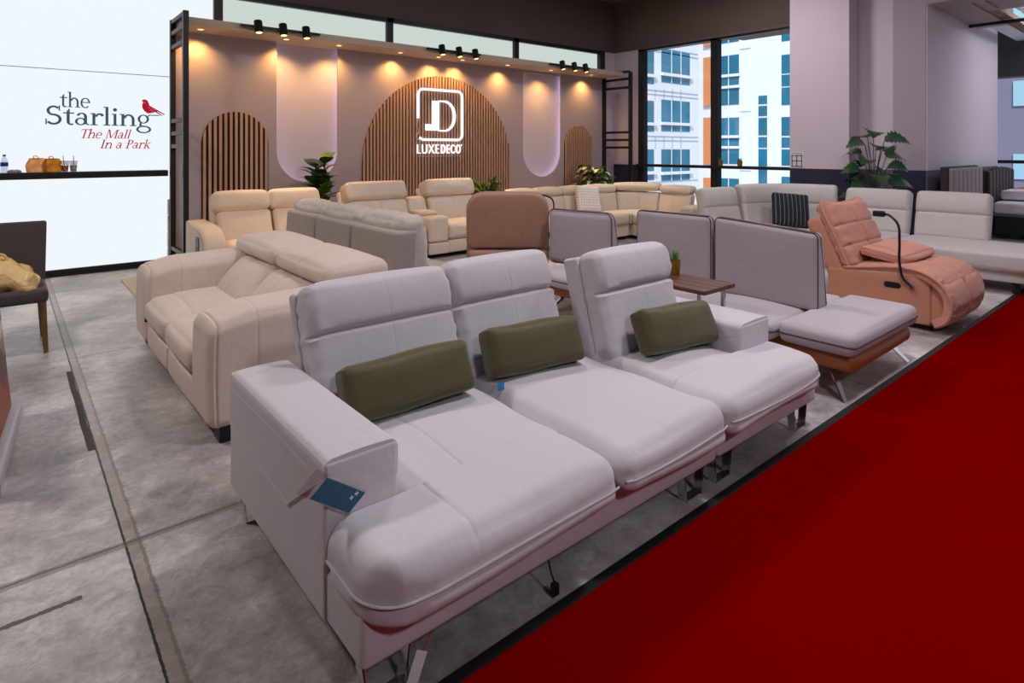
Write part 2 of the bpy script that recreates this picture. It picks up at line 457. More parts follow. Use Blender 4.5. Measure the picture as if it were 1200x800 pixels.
bm = B(); tube(bm, [(12.3, 1.9, 3.70), (15.6, 1.9, 3.70)], .02, 8); obj('tube', bm, emit('tube_light', (240, 244, 255), 14), t)
for x in (12.4, 15.5): obj('holder', box(B(), (x-.03, 1.87, 3.71), (x+.03, 1.93, 3.79)), M_paper, t, smooth=False)
# far right glazing
bm = B(); box(bm, (16.4, -4, 3.05), (16.8, 4.5, 4.2)); struct('wall_far_beam', bm, mat('beam_grey', (74, 72, 76), .8))
bm = B(); box(bm, (16.45, -4, 1.2), (16.6, 4.5, 1.27)); box(bm, (16.45, 2.2, 0), (16.6, 2.26, 3.05)); box(bm, (16.45, -4, 0), (16.6, 4.5, .1)); struct('window_11', bm, M_alu)
struct('window_12', box(B(), (16.52, -4, .1), (16.53, 4.5, 3.05)), M_glass)

# ------------------------------------------------------------------ display booth
YB = 8.78
bx0, bx1 = 1.70, 9.95
def ushape(xa, xb, zbot, ztop, n=16):
    """outline of an opening with a round foot and straight top"""
    r = (xb-xa)/2; out = [(xa, ztop), ]
    for i in range(n+1):
        a = PI+PI*i/n; out.append(((xa+xb)/2+r*math.cos(a), zbot+r+r*math.sin(a)))
    out.append((xb, ztop)); return out
U1 = (2.985, 3.905, 1.02, 3.04); U2 = (7.67, 8.69, .96, 2.99)
def front_board():
    bm = B(); y0, y1 = YB, YB+.03
    xsx = sorted(set([bx0, bx1, U1[0], U1[1], U2[0], U2[1]]))
    def strip(x0, x1, z0, z1): box(bm, (x0, y0, z0), (x1, y1, z1))
    strip(bx0, U1[0], 0, 3.04); strip(U1[1], U2[0], 0, 3.04); strip(U2[1], bx1, 0, 3.04)
    for (xa, xb, zb, zt) in (U1, U2):
        r = (xb-xa)/2; xc = (xa+xb)/2; n = 28
        if zt < 3.0: strip(xa, xb, zt, 3.04)
        pts = [(xc+r*math.cos(PI+PI*i/n), zb+r+r*math.sin(PI+PI*i/n)) for i in range(n+1)]
        for p, q in zip(pts, pts[1:]):
            v = [bm.verts.new((x, y, z)) for y in (y0, y1) for (x, z) in ((p[0], 0), (q[0], 0), (q[0], q[1]), (p[0], p[1]))]
            for f in ((0, 1, 2, 3), (7, 6, 5, 4), (3, 2, 6, 7)): bm.faces.new([v[i] for i in f])
    return bm
wb = struct('wall_booth', front_board(), M_wallb)
obj('back_board', box(B(), (bx0, YB+.11, 0), (bx1, YB+.135, 3.06)), M_nichew, wb, smooth=False)
for (xa, xb, zb, zt) in (U1, U2):
    r = (xb-xa)/2; xc = (xa+xb)/2
    ro = r+.13
    pts = [(xc-ro, YB+.045, zt-.04)]+[(xc+ro*math.cos(PI+PI*i/24), YB+.045, zb+r+ro*math.sin(PI+PI*i/24)) for i in range(25)]+[(xc+ro, YB+.045, zt-.04)]
    bm = B(); tube(bm, pts, .009, 6); obj('cove_light', bm, M_cove, wb, label='glowing cove strip')
bm = B(); box(bm, (1.70, 8.22, 3.04), (9.97, 8.93, 3.13)); 
struct('trim_3', bm, M_head)
# downlights
DLX = [1.93, 3.02, 3.80, 4.83, 5.55, 6.04, 7.05, 8.15, 9.3]
dls = None
def downlight():
    t = thing('downlight', 'x', 'downlight', (0, 0, 3.04), group='recessed downlights along the booth header')
    bm = B(); lathe(bm, [(.034, -.001), (.046, -.004), (.048, 0), (.034, .0), (.034, -.001)], 20); obj('trim_ring', bm, mat('white_ring', (236, 226, 210), .4), t, world=False)
    bm = B(); lathe(bm, [(0, -.0025), (.033, -.0025)], 20); obj('lens', bm, M_lens, t, world=False)
    return t
ordn = ['leftmost, beside the black end frame', 'above the left edge of the tall U niche', 'above the right edge of the tall U niche', 'left of the middle track light', 'under the middle track light, left one', 'under the middle track light, right one', 'right of the large slatted arch', 'above the narrow glowing U niche', 'rightmost, above the small right arch']
for i, x in enumerate(DLX):
    t = downlight() if i == 0 else copy_tree(dls)
    if i == 0: dls = t
    t.location = (x, 8.5, 3.04); t['label'] = 'round warm soffit downlight, '+ordn[i]
    ld = bpy.data.lights.new('downlight_beam', 'SPOT'); ld.energy = 42; ld.color = (1, .50, .13); ld.spot_size = math.radians(130); ld.spot_blend = 1; ld.shadow_soft_size = .03
    lo = bpy.data.objects.new('downlight_beam', ld); C.objects.link(lo); lo.location = (x, 8.62, 3.02); lo.rotation_euler = (0, 0, 0)
# track lights
def track(pxs, pys, rail, label):
    xa, za = onY(rail[0], rail[1], 8.2); xb, zb = onY(rail[2], rail[3], 8.2)
    t = thing('track_light', label, 'track light', ((xa+xb)/2, 8.18, 3.10), group='black track lights on the booth header')
    bm = B(); rbox(bm, (xa, 8.155, 3.085), (xb, 8.19, 3.115), .004); obj('rail', bm, M_black, t)
    bm = B(); box(bm, ((xa+xb)/2-.05, 8.185, 3.08), ((xa+xb)/2+.05, 8.225, 3.12)); obj('bracket', bm, M_black, t)
    for x in pxs:
        X, _ = onY(x, 60, 8.14)
        Mh = Matrix.Translation((X, 8.11, 3.095)) @ Matrix.Rotation(math.radians(-16), 4, 'X')
        bm = B(); lathe(bm, [(0, .075), (.05, .075), (.052, .07), (.052, -.09), (.045, -.093), (.043, -.08), (0, -.08)], 20, M=Mh)
        tube(bm, [(X, 8.11, 3.10), (X, 8.165, 3.10)], .014)
        h = obj('lamp_head', bm, M_black, t)
        bm = B(); lathe(bm, [(0, -.084), (.041, -.084)], 20, M=Mh); obj('lens', bm, M_lens, h)
        ld = bpy.data.lights.new('track_beam', 'SPOT'); ld.energy = 60; ld.color = (1, .80, .58); ld.spot_size = math.radians(54); ld.spot_blend = .8; ld.shadow_soft_size = .04
        lo = bpy.data.objects.new('track_beam', ld); C.objects.link(lo); lo.location = (X, 8.08, 2.98); lo.rotation_euler = (math.radians(-24), 0, 0)
track((302, 331, 358), None, (281, 28, 374, 41), 'black three-head track light at the left end of the booth header')
track((517, 537, 556), None, (499, 57, 562, 66), 'black three-head track light above the illuminated logo')
track((658, 672, 685), None, (643, 76, 690, 83), 'black three-head track light at the right end of the booth header')
# slatted arches
def arch_outline(xa, xb, zt):
    r = (xb-xa)/2; return lambda x: zt-r+math.sqrt(max(0, r*r-(x-(xa+xb)/2)**2))
def slat_arch(xa, xb, zt, pitch, label):
    t = thing('slat_panel', label, 'wall panel', ((xa+xb)/2, YB, 0))
    top = arch_outline(xa, xb, zt); r = (xb-xa)/2; xc = (xa+xb)/2
    bm = B(); out = [(xa, .02), (xb, .02)]+[(xc+r*math.cos(PI*i/32), zt-r+r*math.sin(PI*i/32)) for i in range(33)]
    v0 = [bm.verts.new((x, YB-.001, z)) for x, z in out]; v1 = [bm.verts.new((x, YB-.011, z)) for x, z in out]
    bm.faces.new(v0); bm.faces.new(v1[::-1])
    for i in range(len(out)): bm.faces.new((v0[i], v0[(i+1) % len(out)], v1[(i+1) % len(out)], v1[i]))
    obj('felt_backing', bm, M_felt, t, smooth=False)
    bm = B(); n = int((xb-xa)/pitch); w = pitch*.55
    for i in range(n):
        x0 = xa+(i+.5)*(xb-xa)/n-w/2; x1 = x0+w
        za, zb = top(x0), top(x1)
        v = [bm.verts.new(p) for p in ((x0, YB-.01, .02), (x1, YB-.01, .02), (x1, YB-.01, zb), (x0, YB-.01, za), (x0, YB-.034, .02), (x1, YB-.034, .02), (x1, YB-.034, zb), (x0, YB-.034, za))]
        for f in ((4, 5, 6, 7), (0, 4, 7, 3), (1, 2, 6, 5), (3, 7, 6, 2), (0, 1, 5, 4)): bm.faces.new([v[j] for j in f])
    obj('slats', bm, M_slat, t, smooth=False)
slat_arch(2.0, 2.865, 2.015, .062, 'small arched oak slat panel left of the tall U niche')
slat_arch(4.30, 7.33, 2.76, .0585, 'large arched oak slat panel behind the illuminated logo')
slat_arch(8.785, 9.61, 2.0, .06, 'small arched oak slat panel at the right end of the booth wall')
# end frames
def end_frame(xf, label, zt=3.16):
    t = thing('metal_frame', label, 'frame', (xf, 8.4, 0))
    for y in (8.04, 8.76):
        bm = B(); rbox(bm, (xf-.03, y-.035, 0), (xf+.03, y+.035, zt), .003, step=2); obj('post', bm, M_black, t)
    for z in (3.13, 2.98, 2.80, 1.86, 1.70, 1.54, .24, .08):
        bm = B(); rbox(bm, (xf-.025, 8.0+.07, z-.025), (xf+.025, 8.73, z+.025), .003, step=2); obj('rung', bm, M_black, t)
end_frame(1.66, 'black ladder-like steel frame at the left end of the booth')
end_frame(10.0, 'black ladder-like steel frame at the right end of the booth', 3.12)

# ------------------------------------------------------------------ lettering
def quad_ext(bm, q, put, d=.004):
    v = [bm.verts.new(put(x, y, 0)) for x, y in q]; w = [bm.verts.new(put(x, y, d)) for x, y in q]
    bm.faces.new(w)
    for i in range(len(q)): bm.faces.new((v[i], v[(i+1) % len(q)], w[(i+1) % len(q)], w[i]))
def A_(cx, cy, rx, ry, wh, wv, a0, a1, n=16):
    out = []
    for i in range(n):
        a, b = math.radians(a0+(a1-a0)*i/n), math.radians(a0+(a1-a0)*(i+1)/n)
        out.append([(cx+rx*math.cos(a), cy+ry*math.sin(a)), (cx+rx*math.cos(b), cy+ry*math.sin(b)), (cx+(rx-wh)*math.cos(b), cy+(ry-wv)*math.sin(b)), (cx+(rx-wh)*math.cos(a), cy+(ry-wv)*math.sin(a))])
    return out
def R_(x0, y0, x1, y1): return [[(x0, y0), (x1, y0), (x1, y1), (x0, y1)]]
def D_(x0, y0, x1, y1, w): return [[(x0-w/2, y0), (x0+w/2, y0), (x1+w/2, y1), (x1-w/2, y1)]]
def foot(x0, x1): return R_(x0, 0, x1, .035)
GL = {
 't': (R_(.10, .10, .19, .52)+D_(.145, .45, .18, .58, .05)+R_(.0, .405, .32, .45)+A_(.23, .12, .13, .13, .09, .05, 180, 310), .34),
 'h': (R_(.06, 0, .15, .70)+foot(0, .21)+R_(.0, .665, .08, .70)+A_(.29, .25, .19, .20, .09, .06, 0, 165)+R_(.39, 0, .48, .26)+foot(.33, .54), .56),
 'n': (R_(.06, 0, .15, .45)+foot(0, .21)+R_(.0, .415, .08, .45)+A_(.29, .25, .19, .20, .09, .06, 0, 165)+R_(.39, 0, .48, .26)+foot(.33, .54), .56),
 'e': (A_(.22, .22, .22, .24, .085, .045, 0, 318)+R_(.06, .225, .435, .265), .47),
 'S': (A_(.23, .50, .20, .18, .085, .065, 35, 270)+A_(.23, .19, .23, .20, .09, .07, 90, -150)+R_(.37, .5, .41, .69)+R_(0, 0, .04, .2), .50),
 'a': (A_(.17, .13, .17, .14, .075, .04, 0, 360)+R_(.27, .03, .36, .32)+A_(.2, .31, .16, .145, .09, .045, 0, 165)+A_(.40, .06, .08, .06, .05, .04, 190, 300), .46),
 'r': (R_(.06, 0, .15, .45)+foot(0, .22)+R_(.0, .415, .08, .45)+A_(.29, .28, .17, .175, .08, .06, 55, 165)+A_(.355, .385, .05, .05, .05, .05, 0, 360), .40),
 'l': (R_(.06, 0, .15, .70)+foot(0, .21)+R_(0, .665, .08, .70), .25),
 'i': (R_(.06, 0, .15, .45)+foot(0, .21)+R_(0, .415, .08, .45)+A_(.105, .60, .065, .065, .065, .065, 0, 360), .25),
 'g': (A_(.21, .28, .19, .175, .08, .04, 0, 360)+D_(.09, .02, .13, .14, .06)+A_(.22, -.12, .25, .15, .075, .05, 0, 360)+A_(.21, .06, .13, .09, .07, .05, 160, 270)+R_(.2, -.03, .33, .015)+D_(.34, .38, .42, .44, .06)+R_(.38, .42, .74, .455), .50),
 'T': (R_(.25, 0, .35, .66)+foot(.17, .43)+R_(0, .615, .6, .66)+R_(0, .52, .035, .66)+R_(.565, .52, .6, .66), .56),
 'M': (R_(.07, 0, .12, .66)+foot(.0, .19)+R_(.68, 0, .78, .66)+foot(.61, .85)+D_(.13, .66, .40, .03, .10)+D_(.40, .03, .70, .66, .05)+R_(0, .625, .12, .66)+R_(.70, .625, .85, .66), .88),
 'I': (R_(.08, 0, .18, .66)+foot(0, .26)+R_(0, .625, .26, .66), .30),
 'P': (R_(.08, 0, .18, .66)+foot(0, .26)+R_(0, .625, .2, .66)+A_(.24, .48, .22, .18, .09, .045, -90, 90)+R_(.16, .615, .26, .66)+R_(.16, .30, .26, .345), .50),
 'k': (R_(.06, 0, .15, .70)+foot(0, .21)+R_(0, .665, .08, .70)+D_(.16, .20, .36, .45, .06)+D_(.22, .26, .42, 0, .10)+R_(.28, .415, .46, .45)+foot(.34, .52), .52),
 ' ': ([], .26)}
def serif_text(bm, s, x0, x1, z0, scale, put, shear=0.):
    w = sum(GL[c][1] for c in s); sx = (x1-x0)/w; x = 0
    for c in s:
        for q in GL[c][0]: quad_ext(bm, [(x0+(x+px)*sx+shear*py*scale, z0+py*scale) for px, py in q], put)
        x += GL[c][1]
putg = lambda x, z, d: Vector((x, 8.948-d, z))
M_slate = emit('slate_film_backlit', (62, 92, 104), .85); M_crim = emit('crimson_film_backlit', (188, 26, 50), .9)  # own emission stands in for window light coming through the film
sg = thing('wall_lettering', 'slate and red lettering with a bird emblem applied to the frosted white glazing', 'sign', (.9, 8.948, 1.5))
bm = B(); serif_text(bm, 'the', .505, .81, 2.005, .265, putg); obj('word', bm, M_slate, sg, smooth=False)
bm = B(); serif_text(bm, 'Starling', .37, 1.46, 1.795, .33, putg); obj('word', bm, M_slate, sg, smooth=False)
bm = B(); serif_text(bm, 'The Mall', .69, 1.215, 1.636, .165, putg, .28); obj('tagline', bm, M_crim, sg, smooth=False, label='red italic line The Mall')
bm = B(); serif_text(bm, 'In a Park', .9, 1.435, 1.512, .165, putg, .28); obj('tagline', bm, M_crim, sg, smooth=False, label='red italic line In a Park')
bm = B()
bird = [(1.345, 2.128), (1.375, 2.142), (1.405, 2.130), (1.42, 2.10), (1.43, 2.065), (1.46, 2.045), (1.505, 2.02), (1.535, 1.995), (1.50, 1.985), (1.455, 1.968), (1.41, 1.962), (1.375, 1.99), (1.352, 2.03), (1.348, 2.07), (1.36, 2.10)]
cen = (1.41, 2.03)
for p, q in zip(bird, bird[1:]+bird[:1]): quad_ext(bm, [cen, p, q], putg)
for p in ((1.50, 2.01, 1.60, 1.955), (1.49, 1.995, 1.57, 1.94)): quad_ext(bm, [(p[0], p[1]-.008), (p[2], p[3]-.008), (p[2], p[3]+.006), (p[0], p[1]+.012)], putg)
bd = obj('bird', bm, M_crim, sg, smooth=False, label='red perched bird emblem')
bm = B()
for (x, z) in ((1.43, 2.035), (1.46, 2.025), (1.445, 2.01), (1.475, 2.003), (1.455, 1.99), (1.49, 2.012), (1.372, 2.095), (1.384, 2.098), (1.376, 2.105)):
    quad_ext(bm, [(x-.006, z-.006), (x+.006, z-.006), (x+.006, z+.006), (x-.006, z+.006)], lambda a, b, d: Vector((a, 8.9435-d, b)), .001)
obj('bird_spots', bm, M_paper, bd, smooth=False, label='white flecks')

# illuminated logo
YL = YB-.06
lg = thing('illuminated_sign', 'white illuminated logo and brand name glowing on the large slatted arch', 'sign', (5.76, YL, 1.42))
def lp(x, y): X, Z = onY(x, y, YL); return X, Z
def tpts(L): return [(p[0], YL, p[1]) for p in L]
xa, xb, zb_, zt_ = 5.29, 6.19, 1.665, 2.515
r = .10; ring = []
def cor(cx, cz, a0, a1): return [(cx+r*math.cos(math.radians(a0+(a1-a0)*i/8)), cz+r*math.sin(math.radians(a0+(a1-a0)*i/8))) for i in range(9)]
ring = [(xa, 2.02)]+cor(xa+r, zt_-r, 180, 90)+cor(xb-r, zt_-r, 90, 0)+cor(xb-r, zb_+r, 0, -90)+[(xa+.09, zb_), (xa+.03, zb_+.03)]
bm = B(); tube(bm, tpts(ring), .021, 8); obj('ring', bm, M_led, lg, label='open rounded-square glowing outline')
X0, Zt = lp(506.5, 118); X1, _ = lp(514, 118); _, Zb = lp(510, 153)
bm = B(); box(bm, (X0, YL-.02, Zb+.1), (X1, YL+.01, Zt)); Xf, _ = lp(498.5, 150)
box(bm, (Xf, YL-.02, Zb), (X1, YL+.01, Zb+.105))
obj('letter', bm, M_led, lg, smooth=False, label='solid J-shaped stroke')
Xd, _ = lp(532.5, 135); rz_ = (Zt-Zb)/2
pts = [(X1+.10, Zt)]+[(X1+.12+(Xd-X1-.12)*math.cos(math.radians(a)), (Zt+Zb)/2+rz_*math.sin(math.radians(a))) for a in range(90, -91, -10)]+[(X1, Zb)]
bm = B(); tube(bm, tpts([(X1, Zt)]+pts), lambda t: .012+.016*math.sin(PI*t), 8); obj('letter', bm, M_led, lg, label='thin bowl of the D')
def bfont(txt, x0, x1, z0, z1, y, off, m, name, parent, sp=1.1):
    cu = bpy.data.curves.new('t', 'FONT'); cu.body = txt; cu.space_character = sp; cu.offset = off; cu.extrude = .012
    ob = bpy.data.objects.new('t', cu); C.objects.link(ob)
    dg = bpy.context.evaluated_depsgraph_get(); me = bpy.data.meshes.new_from_object(ob.evaluated_get(dg))
    bpy.data.objects.remove(ob); bm = B(); bm.from_mesh(me); bpy.data.meshes.remove(me)
    xs_ = [v.co.x for v in bm.verts]; ys_ = [v.co.y for v in bm.verts]
    a, b, c, d = min(xs_), max(xs_), min(ys_), max(ys_)
    for v in bm.verts: v.co = Vector((x0+(v.co.x-a)/(b-a)*(x1-x0), y-v.co.z, z0+(v.co.y-c)/(d-c)*(z1-z0)))
    return obj(name, bm, m, parent, smooth=False)
bfont('LUXE', 5.27, 5.70, 1.43, 1.585, YL-.005, -.012, M_led, 'word', lg)
bfont('DECO', 5.745, 6.15, 1.43, 1.585, YL-.005, .010, M_led, 'word', lg, 1.22)
bm = B(); lathe(bm, [(0, 0), (.014, 0), (.014, .01), (0, .01)], 12, M=Matrix.Translation((6.17, YL, 1.575)) @ Matrix.Rotation(PI/2, 4, 'X')); obj('mark', bm, M_led, lg, label='small registered dot')
bm = B()
for i in range(24):
    x = 5.28+i*.036; box(bm, (x, YL-.008, 1.375), (x+.022, YL, 1.392))
obj('small_line', bm, mat('dull_line', (190, 180, 200), .6), lg, smooth=False, label='row of tiny unreadable letters')
bm = B(); tube(bm, crv([(5.30, YL+.01, 2.0), (5.27, YL+.01, 1.9), (5.31, YL+.01, 1.8), (5.26, YL+.01, 1.72), (5.30, YL+.01, 1.66)], 20), .006, 6); obj('cable', bm, M_paper, lg, label='loose white cable at the gap in the outline')

# ================================================================== FURNITURE
def bent_back(parent, path, m, name='back_cushion', h0=.42, h1=1.0, t=.17, u0=0., u1=None, off=0., lean=.22, roll=True, puff=(.004, .016, .006), r=.05, seams=()):
    """one back pad following a curved plan line from arc length u0 to u1"""
    P = crv([(x, y, 0) for x, y in path], 120); seg = [0.]
    for p, q in zip(P, P[1:]): seg.append(seg[-1]+(q-p).length)
    if u1 is None: u1 = seg[-1]
    hz = .42; g = h0+(h1-h0)*.56
    def fn(p, s):
        u = max(0., min(seg[-1], p.x)); k = 0
        while k < len(P)-2 and seg[k+1] < u: k += 1
        f = (u-seg[k])/(seg[k+1]-seg[k]); c = P[k].lerp(P[k+1], f)
        a_, b_ = P[max(k-2, 0)], P[min(k+3, len(P)-1)]; tg = (b_-a_).normalized(); c += tg*(p.x-u)
        nn = Vector((-tg.y, tg.x, 0)); y = p.y+off+(p.z-hz)*lean
        if roll and p.z > g and s.y < .2: y -= .02*math.sin(PI*min(1, (p.z-g)/(h1-g)))
        return c+nn*y+Vector((0, 0, p.z))
    gr = [(0, u, .006, .010, 1, -1) for u in seams]
    if roll: gr.append((2, g, .02, .012, 1, -1))
    bm = B(); rbox(bm, (u0, 0, h0), (u1, t, h1), r, puff=puff, fn=fn, step=.05, grooves=gr)
    return obj(name, bm, m, parent)
# ------------------------------------------------------------------ white front sofa
S = thing('sofa', 'long white fabric sofa in the foreground with three adjustable backs and wide arms', 'sofa', (2.0, 2.0, 0))
bm = B(); rbox(bm, (.706, 1.44, .14), (2.385, 2.6, .30), .02, puff=(0, .004, 0)); obj('base', bm, M_white_fab, S)
bm = B(); rbox(bm, (2.395, 1.44, .14), (3.37, 2.45, .30), .025, puff=(0, .004, 0)); obj('base', bm, M_white_fab, S)
def seat(xa, xb, notch, y1, name='seat_cushion'):
    R0 = .13
    def fn(p, s):
        k = sstep(1.652, 1.662, p.y)
        lip = sstep(.345, .285, p.z)
        p.y -= .024*lip*sstep(-.75, -.95, s.y)
        if notch and notch[0] == 'L': p.x -= .020*lip*sstep(-.85, -.97, s.x)*(p.y < 1.63)
        if notch and notch[0] == 'R': p.x += .020*lip*sstep(.85, .97, s.x)*(p.y < 1.63)
        if notch and p.y < 1.36+R0:          # rounded plan corner at the open end
            cx_ = xa+R0 if notch[0] == 'L' else xb-R0
            if (p.x < cx_ if notch[0] == 'L' else p.x > cx_):
                u_ = max(-1, min(1, (p.x-cx_)/R0)); v_ = max(-1, min(0, (p.y-(1.355+R0))/R0))
                p.x = cx_+R0*u_*math.sqrt(1-v_*v_/2); p.y = 1.355+R0+R0*v_*math.sqrt(1-u_*u_/2)
        if notch and notch[0] == 'L': p.x = xb-(xb-p.x)*(1-k*(notch[1]-xa)/(xb-xa))
        if notch and notch[0] == 'R': p.x = xa+(p.x-xa)*(1-k*(xb-notch[1])/(xb-xa))
        t = max(0, s.z)
        p.z += t*(.006*math.sin(p.x*9+p.y*5)+.005*math.sin(p.y*13-p.x*4))
        if s.z < 0: p.z += .010*math.sin(p.x*5)*(s.y < -.5)
        return p
    bm = B()
    gr = [(1, 1.657, 0, .004, 2, 1), (1, 1.52, 0, .03, 2, 1)]
    if notch and notch[0] == 'L': gr.append((0, 1.02, .004, .007, 2, 1))
    rbox(bm, (xa, 1.355, .265), (xb, y1, .432), .074, puff=(.0, .010, .020), fn=fn, step=.045, nc=6, grooves=gr)
    c = obj(name, bm, M_white_fab, S)
    pts = []; e_ = .004
    def zz(x): return .334+.004*math.sin(x*6)
    if notch and notch[0] == 'L': pts.append((xa-e_, 1.645, .335)); pts += [(xa+R0-(R0+e_)*math.cos(PI/2*i/8), 1.355+R0-(R0+e_)*math.sin(PI/2*i/8), zz(xa)) for i in range(9)]
    else: pts.append((xa+.02, 1.36, zz(xa)))
    n = 16; xs0 = pts[-1][0]; xs1 = xb-R0 if notch and notch[0] == 'R' else xb-.02
    for i in range(1, n): x = xs0+(xs1-xs0)*i/n; pts.append((x, 1.351-.009*(1-((x-(xa+xb)/2)/((xb-xa)/2))**2), zz(x)))
    if notch and notch[0] == 'R': pts += [(xb-R0+(R0+e_)*math.sin(PI/2*i/8), 1.355+R0-(R0+e_)*math.cos(PI/2*i/8), zz(xb)) for i in range(9)]+[(xb+e_, 1.64, .335)]
    else: pts.append((xb-.02, 1.357, zz(xb)))
    tube(bm2 := B(), pts, .0042, 6); obj('piping', bm2, M_thread, c)
    return c
seat(.702, 1.645, ('L', .94), 2.36); seat(1.65, 2.345, None, 2.36); seat(2.35, 3.30, ('R', 2.955), 2.25)
def sofa_arm(xa, xb, y0, y1, zt, flap_in, zlo):
    bm = B(); rbox(bm, (xa, y0, zlo), (xb, y1, zt), .012, puff=(.0, .004, .004), step=.06); a = obj('arm', bm, M_white_fab, S)
    def fn(p, s): p.y = max(p.y, y0+.004); p.z += .006*(1-s.x*s.x)*(s.z > 0); return p
    bm = B(); rbox(bm, (xa-.003, y0-.05, zt-.12), (xb+.0015, y1-.004, zt+.006), .028, fn=fn, step=.05); obj('arm_cover', bm, M_white_fab, a)
    u, v = (xa-.0045, xa+.002)
    dz = (.20, .235) if not flap_in else (.14, .15)
    o = [(y1-.015, zt-.05), (y1-.015, zt-dz[0]), (y0+.28, zt-dz[1]), (y0+.014, zt-.05)]
    bm = B(); w = [[bm.verts.new((q, y, z)) for (y, z) in o] for q in (u, v)]
    bm.faces.new(w[0]); bm.faces.new(w[1][::-1])
    for i in range(4): bm.faces.new((w[0][i], w[0][(i+1) % 4], w[1][(i+1) % 4], w[1][i]))
    fl = obj('arm_flap', bm, M_white_fab, a, smooth=False)
    bm = B(); tube(bm, [(u+.001, o[1][0], o[1][1]), (u+.001, o[2][0], o[2][1]), (u+.001, o[3][0], o[3][1])], .0026, 6); obj('stitching', bm, M_thread, a)
    return a
sofa_arm(.698, .935, 1.66, 2.6, .600, False, .145)
sofa_arm(2.955, 3.25, 1.645, 2.36, .57, True, .28)
def sofa_back(xa, xb, yb, lean, zt, frame_d, sidepad=.0):
    """soft back pad with a head roll, leaning back; front face bottom at y=yb on the seat"""
    z0 = .40; L = (zt-z0)/math.cos(lean)
    M = rot_about((0, yb, z0), -lean, 'X')
    gz_ = z0+L*.63; xm = (xa+xb)/2
    def fn(p, s):
        # pinched upper corners and head roll
        if s.y < .3 and p.z > gz_: p.y -= .022*math.sin(PI*min(1, (p.z-gz_)/(z0+L-gz_)))
        e = abs(s.x)
        if e > .55 and s.y < .5:       # gathered pleats along the side seams
            w_ = (e-.55)/.45; p.y += .0045*w_*math.sin(p.z*64+1.5*math.sin(p.x*30))
        if e > .9: p.x += (1 if s.x > 0 else -1)*.004*math.sin(p.z*85)
        p.z -= .014*max(0, s.z)*max(0, e-.7)**2*11
        return p
    bm = B(); rbox(bm, (xa, yb, z0), (xb, yb+.15, z0+L), .045, puff=(.006, .022, .010), fn=fn, M=M, step=.035, nc=5,
                   grooves=[(2, gz_, .030, .010, 1, -1), (0, xm, .0016, .005, 1, -1)])
    c = obj('back_cushion', bm, M_white_fab, S)
    bm = B(); rbox(bm, (xa-.012, yb+.13, .29), (xb-.012, yb+.13+frame_d, z0+L-.015), .02, M=M); obj('back_frame', bm, M_white_fab, c)
    return c
sofa_back(.95, 1.655, 2.26, math.radians(21), .945, .045)
sofa_back(1.665, 2.325, 2.26, math.radians(21), .955, .045)
sofa_back(2.375, 3.005, 2.0, math.radians(15), .965, .11)
def sled(x, y, w=.15):
    bm = B(); t = .006; d = .02
    P = [(x-w/2, .145), (x-w/2+.02, .004), (x+w/2-.02, .004), (x+w/2, .145)]
    for (a, b_) in zip(P, P[1:]):
        A, D = Vector((a[0], y, a[1])), Vector((b_[0], y, b_[1])); e = (D-A).normalized(); n_ = Vector((-e.z, 0, e.x))*t
        vs = [bm.verts.new(p+q+Vector((0, s, 0))) for p in (A-e*t*.5, D+e*t*.5) for q in (-n_*.5, n_*.5) for s in (-d, d)]
        for f in ((0, 1, 3, 2), (4, 6, 7, 5), (0, 4, 5, 1), (2, 3, 7, 6), (0, 2, 6, 4), (1, 5, 7, 3)): bm.faces.new([vs[i] for i in f])
    obj('leg', bm, M_chrome, S, smooth=False)
for (x, y) in ((.80, 1.50), (2.27, 1.50), (2.50, 1.50), (3.27, 1.50), (.80, 2.55), (2.27, 2.55), (2.50, 2.40), (3.27, 2.40)): sled(x, y)

# olive pillows
def pillow(name, c, size, lean, yaw, m, label, group=None, roll=0., r=.05, cat='pillow', base=None, pz=.014):
    w, t, h = size
    M = Matrix.Rotation(yaw, 4, 'Z') @ Matrix.Rotation(-lean, 4, 'X') @ Matrix.Rotation(roll, 4, 'Y')
    def fn(p, s):
        p.z += .003*math.sin(p.x*14)*abs(s.z); k = abs(s.x)**4*abs(s.z)**4
        p.x *= 1+.035*k; p.z *= 1+.07*k
        return p
    bm = B(); rbox(bm, (-w/2, -t/2, -h/2), (w/2, t/2, h/2), r*.8, puff=(.004, .03, pz), fn=fn, M=M, step=.04, nc=5)
    zmin = min(v.co.z for v in bm.verts)
    if base is not None: c = (c[0], c[1], base-zmin)
    bm.transform(Matrix.Translation(c))
    return solo(name, bm, m, label, cat, (c[0], c[1], c[2]+zmin), group)
G = 'olive pillows on the white sofa'
pillow('lumbar_pillow', (1.275, 2.175, 0), (.57, .13, .20), math.radians(26), math.radians(-3), M_olive, 'olive green lumbar pillow nearest the left arm of the white sofa', G, math.radians(-1), base=.437)
p2 = pillow('lumbar_pillow', (1.95, 2.155, 0), (.54, .13, .205), math.radians(24), math.radians(-5), M_olive, 'olive green lumbar pillow with a blue label, on the middle seat of the white sofa', G, math.radians(2), base=.437)
bm = B(); rbox(bm, (1.655, 2.06, .44), (1.69, 2.064, .475), .0015); obj('cloth_label', bm, mat('blue_label', (20, 130, 180), .6), p2, label='small blue cloth label')
pillow('lumbar_pillow', (2.72, 1.885, 0), (.53, .13, .21), math.radians(28), math.radians(-4), M_olive, 'olive green lumbar pillow nearest the right arm of the white sofa', G, math.radians(3), base=.437)

